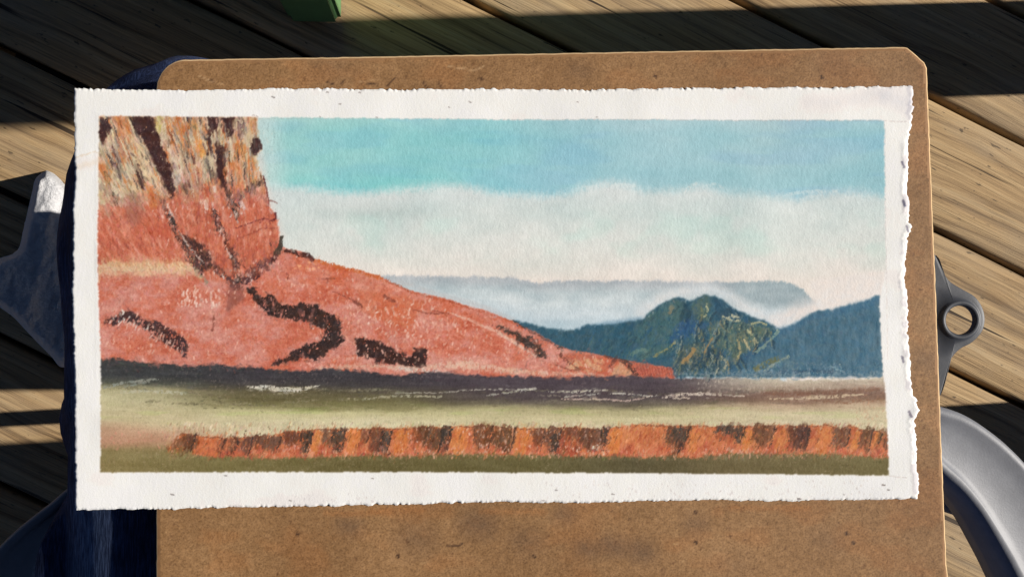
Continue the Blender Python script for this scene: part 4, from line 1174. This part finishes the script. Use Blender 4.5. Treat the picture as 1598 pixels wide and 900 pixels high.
for pl_ in me.polygons:
    r_ = pl_.index // nr
    pl_.material_index = 1 if 1 <= r_ <= 5 else 0
link('board_edge', me, None, board, True)

# clip under the board: spring plate and the hanging tab with its ring
m_tab = plain('dark_grey_metal', lint(64, 67, 74), .5, .4, .0, ns=80, amt=.12, bstr=.1)
clip = empty('clip', bpt(1440, 500, -.006))
clip.parent = clipboard
clip.matrix_parent_inverse = clipboard.matrix_world.inverted()
TD = -.0075        # tab depth under the board face


def tp(px, py, off):
    k_ = 1 - TD / BOARD_D
    return bpt(799 + (px - 799) * k_, 450 + (py - 450) * k_, TD + off)


cx, cy = 1499.0, 498.0
tab_out = catmull([(1420, 380), (1462, 396), (1470, 416), (1482, 436), (1502, 449), (1522, 461), (1534, 478), (1538, 498), (1533, 517), (1518, 533), (1500, 543), (1486, 558), (1478, 580), (1474, 604), (1462, 622), (1420, 630), (1420, 505), (1420, 380)], 130)[:-1]
ang = np.arctan2(tab_out[:, 1] - cy, tab_out[:, 0] - cx)
order = np.argsort(ang)
tab_out = tab_out[order]
ang = ang[order]
n = len(tab_out)
prof = [(0, 22.5, -.0022), (0, 22.5, -.0003), (0, 23.6, .0001), (0, 25, .0004), (0, 28, .0005), (0, 30, .0003), (0, 31.5, -.0004), (.3, 31.5, -.0005), (.9, 31.5, -.0005), (.97, 31.5, -.0006), (1.0, 31.5, -.0010), (1.0, 31.5, -.0026)]
vv, ff = [], []
for f_, r_, z_ in prof:
    for k in range(n):
        inner = np.array([cx + r_ * math.cos(ang[k]), cy + r_ * math.sin(ang[k])])
        lim_ = np.hypot(*(tab_out[k] - (cx, cy)))
        if r_ > lim_ - 1:
            inner = (np.array([cx, cy]) + (inner - (cx, cy)) * (lim_ - 1) / r_)
        q_ = inner * (1 - f_) + tab_out[k] * f_
        vv.append(tp(q_[0], q_[1], z_))
for r_ in range(len(prof) - 1):
    for k in range(n):
        a, b = r_ * n + k, r_ * n + (k + 1) % n
        ff.append((a, b, b + n, a + n))
me = mesh_py('hanging_tab', vv, ff)
bm = bmesh.new()
bm.from_mesh(me)
bmesh.ops.recalc_face_normals(bm, faces=bm.faces)
bm.to_mesh(me)
bm.free()
link('hanging_tab', me, m_tab, clip, True)
bm = bmesh.new()
pts = [(1390, 330), (1462, 330), (1462, 672), (1390, 672)]
lo = [bm.verts.new(bpt(x, y, -.0105)) for x, y in pts]
hi = [bm.verts.new(bpt(x, y, -.0036)) for x, y in pts]
bm.faces.new(lo)
bm.faces.new(list(reversed(hi)))
for k in range(4):
    bm.faces.new((lo[k], lo[(k + 1) % 4], hi[(k + 1) % 4], hi[k]))
bm_obj('spring_plate', bm, m_tab, clip, .001)

# ------------------------------------------------------------------ the painting
P, PM = paint_picture()
X, Y = P.X, P.Y
ny, nx = X.shape


def edge(pts, t, amp, seed, fine):
    s_ = curve_y(pts, t)
    return s_ + (fbm(t / 17, t * 0 + seed, seed, 5, .66) - .5) * amp * (.4 + 1.2 * vn(t / 60, t * 0, seed + 9)) + (vn(t / 3.6, t * 0, seed + 5) - .5) * fine * (.3 + 1.2 * vn(t / 23, t * 0, seed + 15))


top_e = edge([(100, 139), (116, 138), (190, 140), (300, 141), (430, 138), (600, 140), (760, 139), (900, 140), (1060, 138), (1200, 137), (1330, 136), (1425, 135), (1450, 134)], X, 5.5, 3, 2.4)
bot_e = edge([(100, 796), (118, 796), (240, 794), (400, 791), (600, 787), (760, 783), (900, 784), (1100, 780), (1250, 781), (1432, 778), (1450, 778)], X, 6, 7, 2.6)
left_e = edge([(120, 116), (200, 116), (260, 117), (330, 114), (450, 113), (520, 114), (600, 117), (700, 117), (800, 118)], Y, 4.5, 11, 2.0)
right_e = edge([(120, 1424), (180, 1424), (225, 1416), (262, 1419), (300, 1414), (320, 1420), (345, 1416), (356, 1424), (370, 1418), (430, 1411), (460, 1416), (500, 1415), (545, 1419), (590, 1422), (630, 1430), (640, 1435), (655, 1426), (700, 1431), (740, 1432), (780, 1433)], Y, 8, 13, 3.4)
# distance from the torn edge, in picture pixels
de = np.minimum(np.minimum(Y - top_e, bot_e - Y), np.minimum(X - left_e, right_e - X))
dr = right_e - X
inside = de > 0
grain = fbm(X / 2.5, Y / 9.0, 171, 3, .6) - .5
soft_n = fbm(X / 60, Y / 60, 173, 3) - .5
h = .00066 + grain * .000030 + soft_n * .00006 + (fbm(X / 150, Y / 120, 185, 3, .45) - .3) * .0011 + P.H * .8 + (P.tooth - .5) * .000016
# torn deckle: thins out at the margin, feathered and ragged; on the right a torn layer curls up
fe = np.clip(de / 5.0, 0, 1)
h = h * (.25 + .75 * fe * (2 - fe)) + (fbm(X / 4, Y / 4, 175, 3, .7) - .5) * .00022 * (1 - fe) * (de > 0)
torn = np.exp(-((dr - 9 - 4 * (fbm(X / 18, Y / 18, 177, 3) - .5)) / 3.0) ** 2)
ledge = sstep(.45, .6, fbm(X / 40, Y / 26, 179, 3))
h = h + torn * ledge * .00008 - sstep(9, 5, dr) * ledge * .0001
for x_, y_, r_ in ((1412, 258, 5), (1413, 316, 5), (1421, 356, 6), (1413, 376, 5), (1414, 558, 6), (1430, 640, 8), (1424, 650, 6), (1410, 230, 5)):
    h = h + np.exp(-((X - x_) ** 2 + ((Y - y_) * .6) ** 2) / r_ ** 2) * .00018
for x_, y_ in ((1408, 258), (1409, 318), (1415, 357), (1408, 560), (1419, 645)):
    P.stroke([(x_ - 2, y_ - 4), (x_ + 1, y_ + 4)], 3.6, (120, 116, 136), .7, 3)  # painted shadows on the left of the curled flaps
lay = fbm(X / 34, Y / 16, 181, 3)
P.C -= (sstep(14, 8, dr) * sstep(.5, .65, lay) * 26)[..., None] * np.array([1, .95, .7], np.float32)  # bluish shading of the peeled layer, painted into the sheet colour
pig = np.clip(lin(P.C), .006, .90).astype(np.float32)
co = board_points(X, Y, h)
quad_in = inside[:-1, :-1] & inside[1:, :-1] & inside[:-1, 1:] & inside[1:, 1:]
pic = np.array(PIC, float)
in_pic = inside_poly(pic, X[:-1, :-1] + .6, Y[:-1, :-1] + .6)
ids = np.arange(nx * ny).reshape(ny, nx)


def submesh(name, sel):
    q_ = np.stack([ids[1:, :-1][sel], ids[1:, 1:][sel], ids[:-1, 1:][sel], ids[:-1, :-1][sel]], -1)
    u_, inv = np.unique(q_, return_inverse=True)
    return np_mesh(name, co.reshape(-1, 3)[u_], inv.reshape(-1, 4), pig.reshape(-1, 3)[u_])


painting = empty('painting', bpt(770, 465))
tag(painting, 'pastel landscape of red cliffs and blue mountains on white torn-edged paper', 'painting')
m_paper = pigment_material('rag_paper', .92, .08, .25, 1500)
m_paint = pigment_material('pastel_pigment', .72, .18, .3, 1200)
sheet = link('paper_sheet', submesh('paper_sheet', quad_in & ~in_pic), m_paper, painting)
link('picture', submesh('picture', quad_in & in_pic), m_paint, painting)
# underside of the sheet
und = []
for t in np.arange(118, 1424, 2.5):
    und.append((t, float(np.interp(t, X[0], top_e[0])) + .3))
for t in np.arange(142, 776, 2.5):
    und.append((float(np.interp(t, Y[:, 0], right_e[:, 0])) - .3, t))
for t in np.arange(1424, 118, -2.5):
    und.append((t, float(np.interp(t, X[0], bot_e[0])) - .3))
for t in np.arange(790, 142, -2.5):
    und.append((float(np.interp(t, Y[:, 0], left_e[:, 0])) + .3, t))
und = np.array(und)
ub = board_points(und[:, 0], und[:, 1], np.full(len(und), .00005))
me = mesh_py('sheet_underside', ub, [tuple(range(len(und)))])
link('sheet_underside', me, plain('paper_back', (.78, .76, .72), .9, .1, ns=200, amt=.04), sheet)

# ------------------------------------------------------------------ the sitter's jeans
def denim_material():
    m, nt, b = material('dark_denim', .9, .12)
    v = coords(nt)
    big = noise(nt, v, 16, 4, .6)
    weave = N(nt, 'ShaderNodeTexWave', wave_type='BANDS', bands_direction='DIAGONAL')
    weave.inputs['Scale'].default_value = 330
    weave.inputs['Distortion'].default_value = 2.5
    weave.inputs['Detail'].default_value = 2
    nt.links.new(v, weave.inputs['Vector'])
    slub = noise(nt, coords(nt, (1700, 130, 900)), 1.0, 3, .7)
    c = ramp(nt, big, [(.32, (.014, .020, .052)), (.60, (.030, .046, .110)), (.8, (.060, .090, .180))])
    c = mix(nt, c, ramp(nt, slub, [(.35, (.3, .3, .35)), (.52, (1, 1, 1)), (.68, (2.6, 2.5, 2.3))]), .9, 'MULTIPLY')
    a = N(nt, 'ShaderNodeAttribute', attribute_name='fade_and_sun')
    c = mix(nt, c, mix(nt, (.045, .070, .150), (.26, .36, .56), ramp(nt, slub, [(.4, 0.0), (.68, 1.0)])), a.outputs['Fac'])
    nt.links.new(c, b.inputs['Base Color'])
    bump(nt, b, slub, .3, .0005)
    return m


DENIM = denim_material()
zb = bpt(320, 300).z


def leg_path(kx, ky, hx, hy, r, foot_dx=0.0, foot_dy=-.05):
    zk = bpt(min(max(kx, 260), 1450), ky).z - .0045 - r
    k = at_z(kx, ky, zk)
    hpt = at_z(hx, hy, bpt(hx, 880).z - .0045 - r * 1.10)
    d = (hpt - k).normalized()
    hip = k + d * .46
    c, rad, axes = [], [], []
    side = Vector((d.y, -d.x, 0)).normalized()
    if side.x < 0:
        side = -side
    for t in np.linspace(1, .0, 14):
        q_ = k.lerp(hip, t)
        c.append(q_)
        rr = r * (1 + .10 * t ** 1.5)
        rad.append((rr, rr * .98))
        axes.append((side, Vector((0, 0, 1))))
    # knee bend: rotate the ring plane from facing back to facing up
    for a in np.linspace(18, 90, 6):
        v_ = Vector((0, 0, 1)) * math.cos(R(a)) + (-d).cross(side).normalized() * 0 + (-d) * math.sin(R(a))
        c.append(k + Vector((0, 0, -.012)) * (a / 90))
        rad.append((r * (1 - .02 * a / 90), r * (1.0 - .02 * a / 90)))
        axes.append((side, v_.normalized()))
    ank = Vector((k.x + foot_dx, k.y + foot_dy, .085))
    for t in np.linspace(.12, 1, 10):
        q_ = (k + Vector((0, 0, -.012))).lerp(ank, t)
        c.append(q_)
        rr = r * (1 - .24 * t)
        rad.append((rr, rr * 1.02))
        axes.append((side, -d))
    return c, rad, axes, k, hip, ank


bm = bmesh.new()
legs = []
for args in ((340, 296, 346, 880, .0675, -.01, .0), (1195, 350, 1190, 880, .0675, .0, -.05)):
    c, rad, axes, k, hip, ank = leg_path(*args)
    tube_rings(bm, c, rad, axes, 28)
    legs.append((k, hip, ank))
pc = (legs[0][1] + legs[1][1]) / 2
pm_ = bmesh.ops.create_uvsphere(bm, u_segments=32, v_segments=20, radius=1)
bmesh.ops.transform(bm, matrix=Matrix.Translation(pc + Vector((0, -.03, .03))) @ Matrix.Diagonal((.205, .13, .135, 1)), verts=pm_['verts'])
for f_ in bm.faces:
    f_.smooth = True
bmesh.ops.recalc_face_normals(bm, faces=bm.faces)
me = bpy.data.meshes.new('person')
bm.to_mesh(me)
bm.free()
person = link('person', me, DENIM)
tag(person, 'seated person in dark blue jeans, one thigh showing left of the board', 'person')
md = person.modifiers.new('union', 'REMESH')
md.mode = 'VOXEL'
md.voxel_size = .0065
md.use_smooth_shade = True
md = person.modifiers.new('soften', 'SMOOTH')
md.iterations = 6
# bake the remesh so that folds and the faded seam can be shaped on it
dg = bpy.context.evaluated_depsgraph_get()
ev = person.evaluated_get(dg)
me2 = bpy.data.meshes.new_from_object(ev)
person.modifiers.clear()
person.data = me2
if not me2.materials:
    me2.materials.append(DENIM)
nv = len(me2.vertices)
vco = np.empty(nv * 3, np.float32)
me2.vertices.foreach_get('co', vco)
vco = vco.reshape(-1, 3)
vno = np.empty(nv * 3, np.float32)
me2.vertices.foreach_get('normal', vno)
vno = vno.reshape(-1, 3)


def project(pw):
    d = (np.asarray(pw) - np.array([0, 0, CAM_H])) @ RN
    return 799 + F_PX * d[:, 0] / -d[:, 2], 450 - F_PX * d[:, 1] / -d[:, 2]


kx_, ky_, kz_ = legs[0][0]
# cloth folds: diagonal creases along the thigh, bunching near the hip crease
fold = fbm(vco[:, 0] * 16 + vco[:, 1] * 9, vco[:, 1] * 17 + vco[:, 2] * 11, 201, 3, .5) - .5
fold2 = fbm(vco[:, 0] * 60, vco[:, 1] * 24 + vco[:, 2] * 30, 203, 3, .5) - .5
amt = fold * .012 + fold2 * .004
bul = np.exp(-((vco[:, 1] - (ky_ - .175)) / .022) ** 2) * .010 - np.exp(-((vco[:, 1] - (ky_ - .135)) / .016) ** 2) * .006 + np.exp(-((vco[:, 1] - (ky_ - .10)) / .018) ** 2) * .004
left_side = (vco[:, 0] < kx_ - .02) * (vno[:, 2] < .6)
amt = amt + bul * left_side
# cloth is pressed flat under the board
tops = (vno[:, 2] > .55) & (vco[:, 1] > -.2) & (vco[:, 1] < .2)
amt = np.where(tops, np.minimum(amt, 0) * .4, amt)
vco = vco + vno * amt[:, None]
me2.vertices.foreach_set('co', vco.ravel())
# worn, paler side seam along the thigh; sunlit knee top painted paler too
seam_x = kx_ - .0375
fade_and_sun = np.exp(-((vco[:, 0] - seam_x) / .0100) ** 2) * (vno[:, 2] > .1) * (vco[:, 1] < ky_ - .08) * .75
fade_and_sun = fade_and_sun + sstep(.045, .085, vco[:, 1] - ky_) * sstep(.35, .8, vno[:, 2] + .3 * vno[:, 1]) * .6
at = me2.attributes.new('fade_and_sun', 'FLOAT', 'POINT')
at.data.foreach_set('value', np.clip(fade_and_sun, 0, 1).astype(np.float32))
me2.polygons.foreach_set('use_smooth', np.ones(len(me2.polygons), bool))
me2.update()

m_shoe = plain('shoe_leather', (.05, .045, .04), .6, .3, ns=60, amt=.2)
for k, hip, ank in legs:
    bm = bmesh.new()
    cs, rs, ax = [], [], []
    for t, rx, rz in ((-.075, .028, .03), (-.06, .036, .045), (0, .04, .05), (.06, .042, .043), (.12, .046, .034), (.165, .042, .028), (.185, .03, .022)):
        cs.append((ank.x, ank.y + t, rz + .002))
        rs.append((rx, rz))
        ax.append(((1, 0, 0), (0, 0, 1)))
    tube_rings(bm, cs, rs, ax, 20)
    bm_obj('shoe', bm, m_shoe, person, 0, True)

# ------------------------------------------------------------------ the chair
m_chair = plain('grey_painted_metal', lint(122, 124, 130), .5, .4, .0, ns=160, amt=.10, bstr=.12)
chair = empty('patio_chair', (pc.x, pc.y, 0))
tag(chair, 'grey metal patio chair with curved arms showing at both sides of the lap', 'chair')
Z_ARM_R, Z_ARM_L = .572, .572


def arm(outer, inner, z, flip, drop, nsam=46, lip=.006):
    U, V = catmull(outer, nsam), catmull(inner, nsam)
    vv, ff = [], []
    for a, b in zip(U, V):
        A, Bp = at_z(a[0], a[1], z), at_z(b[0], b[1], z)
        wv = Bp - A
        wl_ = wv.length
        wd = wv.normalized()
        up = Vector((0, 0, 1))
        prof = [(-.0008, -.016), (-.0012, -.005), (-.0007, -.0008), (.0006, .0006), (.0030, .0003)]
        for s_, z_ in prof:
            vv.append(A + wd * s_ + up * z_)
        for t in (.15, .3, .45, .6, .75, .88):
            vv.append(A + wd * wl_ * t + up * (-.0016 * math.sin(math.pi * t) + .0008 * t))
        for s_, z_ in ((-.0035, .0010), (.0002, -.0006), (.0022, -.0040), (.0030, -.009), (.0035, -drop * .6), (.0035, -drop)):
            vv.append(Bp + wd * s_ + up * z_)
    n = len(vv) // nsam
    for i in range(nsam - 1):
        for k in range(n - 1):
            a = i * n + k
            ff.append((a, a + 1, a + n + 1, a + n))
    me = mesh_py('armrest', vv, ff)
    bm = bmesh.new()
    bm.from_mesh(me)
    bmesh.ops.recalc_face_normals(bm, faces=bm.faces)
    bm.to_mesh(me)
    bm.free()
    o = link('armrest', me, m_chair, chair, True)
    sd = o.modifiers.new('sheet_metal', 'SOLIDIFY')
    sd.thickness = .0014
    sd.offset = 0
    return o


armR = arm([(1400, 640), (1440, 634), (1478, 642), (1503, 651), (1533, 669), (1573, 701), (1615, 748), (1655, 820), (1685, 920), (1700, 1060), (1705, 1250)],
           [(1400, 700), (1440, 708), (1478, 742), (1503, 766), (1531, 802), (1557, 846), (1582, 892), (1606, 945), (1622, 1005), (1632, 1090), (1636, 1250)], Z_ARM_R, 1, .024)
armL = arm([(132, 748), (104, 768), (82, 787), (56, 807), (28, 830), (-4, 862), (-30, 900), (-50, 960), (-62, 1060), (-66, 1180), (-66, 1320)],
           [(146, 798), (120, 808), (100, 822), (84, 842), (74, 866), (68, 900), (64, 940), (62, 990), (62, 1060), (62, 1180), (62, 1320)], Z_ARM_L, -1, .026)
# seat, back and legs (mostly hidden by the lap)
lx, rx = at_z(180, 900, .45).x, at_z(1400, 900, .45).x
bm = bmesh.new()
seat_z = min(legs[0][1].z, legs[1][1].z) - .105
box(bm, ((lx + rx) / 2, pc.y + .08, seat_z), (rx - lx - .05, .36, .02))
bm_obj('seat', bm, m_chair, chair, .008, seg=3)


def leg_tube(p0, p1, r):
    bm = bmesh.new()
    d = (Vector(p1) - Vector(p0))
    dn = d.normalized()
    u = dn.cross(Vector((0, 1, .1))).normalized()
    v = dn.cross(u)
    tube_rings(bm, [p0, Vector(p0) + d * .5, p1], [(r, r)] * 3, [(u, v)] * 3, 16)
    return bm_obj('leg', bm, m_chair, chair, 0, True)


aR, aL = at_z(1420, 672, Z_ARM_R), at_z(140, 775, Z_ARM_L)
aR = at_z(1590, 800, Z_ARM_R)
bs = at_z(565, 622, 0)
leg_tube((aR.x, aR.y, Z_ARM_R - .004), (aR.x - .02, aR.y, .001), .011)
leg_tube((aL.x, aL.y, Z_ARM_L - .004), (bs.x, bs.y, .001), .0085)
bR, bL = at_z(1660, 1250, Z_ARM_R), at_z(0, 1320, Z_ARM_L)
leg_tube((bR.x, bR.y, Z_ARM_R - .004), (bR.x, bR.y - .05, .001), .011)
leg_tube((bL.x, bL.y, Z_ARM_L - .004), (bL.x, bL.y - .05, .001), .011)

# ------------------------------------------------------------------ rag and strap on the planks at the left
def towel_material():
    m, nt, b = material('terry_cloth', .95, .05)
    v = coords(nt)
    st = noise(nt, v, 22, 4, .6)
    c = ramp(nt, st, [(.24, (.62, .58, .52)), (.36, (.85, .85, .87)), (.7, (.90, .90, .92))])
    nt.links.new(c, b.inputs['Base Color'])
    bump(nt, b, noise(nt, v, 300, 5, .75), 1.0, .006)
    b.inputs['Sheen Weight'].default_value = .3
    return m


rag_out = np.array([(73, 266), (84, 271), (97, 283), (112, 303), (140, 330), (170, 380), (175, 450), (160, 520), (125, 560), (97, 573), (80, 556), (60, 536), (40, 515), (20, 494), (-10, 470), (-30, 430), (-5, 405), (26, 392), (36, 360), (44, 325), (50, 300), (56, 278)], float)
rag_out = catmull(np.vstack([rag_out, rag_out[:1]]), 120)[:-1]
step = 3.0
gx, gy = np.meshgrid(np.arange(-40, 185, step), np.arange(255, 585, step))
wxx = gx + (fbm(gx / 12, gy / 12, 211, 3) - .5) * 5
wyy = gy + (fbm(gx / 12, gy / 12, 213, 3) - .5) * 5
ins = inside_poly(rag_out, wxx, wyy)
dd = dist_poly(rag_out, wxx, wyy)
hgt = np.where(ins, .15 * (1 - np.exp(-dd / 2.2)) ** .8, -.004)
fold = np.abs(fbm((gx + gy * .45) / 40, (gy - gx * .4) / 110, 215, 2, .5) - .5) * 2
hgt = np.where(ins, hgt * (.985 + .03 * fold) + (fbm((gx + gy * .3) / 13, (gy - gx * .3) / 24, 217, 4, .55) - .5) * .0075 * sstep(1, 9, dd) + .022 * (120 - gx) / 95 * sstep(0, 3.5, dd), hgt)
ridge_ = np.exp(-((gx - 62 + (gy - 400) * .22) / 13) ** 2)
hgt = np.where(ins, hgt + ridge_ * .004, hgt)
hgt = np.maximum(hgt, np.where(ins, .002, .0005))
# border vertices slide onto the outline so that the hem is clean
bx_, by_ = gx.copy(), gy.copy()
near = (~ins) & (dd < 7)
for j_, i_ in zip(*np.nonzero(near)):
    best_, q_ = 1e9, None
    for a_, b_ in zip(rag_out, np.roll(rag_out, -1, 0)):
        d_ = b_ - a_
        t_ = np.clip(((gx[j_, i_] - a_[0]) * d_[0] + (gy[j_, i_] - a_[1]) * d_[1]) / (d_ @ d_), 0, 1)
        c_ = a_ + d_ * t_
        e_ = np.hypot(gx[j_, i_] - c_[0], gy[j_, i_] - c_[1])
        if e_ < best_:
            best_, q_ = e_, c_
    bx_[j_, i_], by_[j_, i_] = q_
gx, gy = bx_, by_
pv = np.array([[tuple(at_z(x, y, float(z))) for x, y, z in zip(rx_, ry_, rz_)] for rx_, ry_, rz_ in zip(gx, gy, hgt)])
ii = np.arange(gx.size).reshape(gx.shape)
sel = ins[:-1, :-1] | ins[1:, :-1] | ins[:-1, 1:] | ins[1:, 1:]
qq = np.stack([ii[1:, :-1][sel], ii[1:, 1:][sel], ii[:-1, 1:][sel], ii[:-1, :-1][sel]], -1)
u_, inv = np.unique(qq, return_inverse=True)
me = np_mesh('rag', pv.reshape(-1, 3)[u_], inv.reshape(-1, 4))
rag = link('rag', me, towel_material())
tag(rag, 'crumpled white rag on the deck beside the jeans, mostly in blue shade', 'rag')
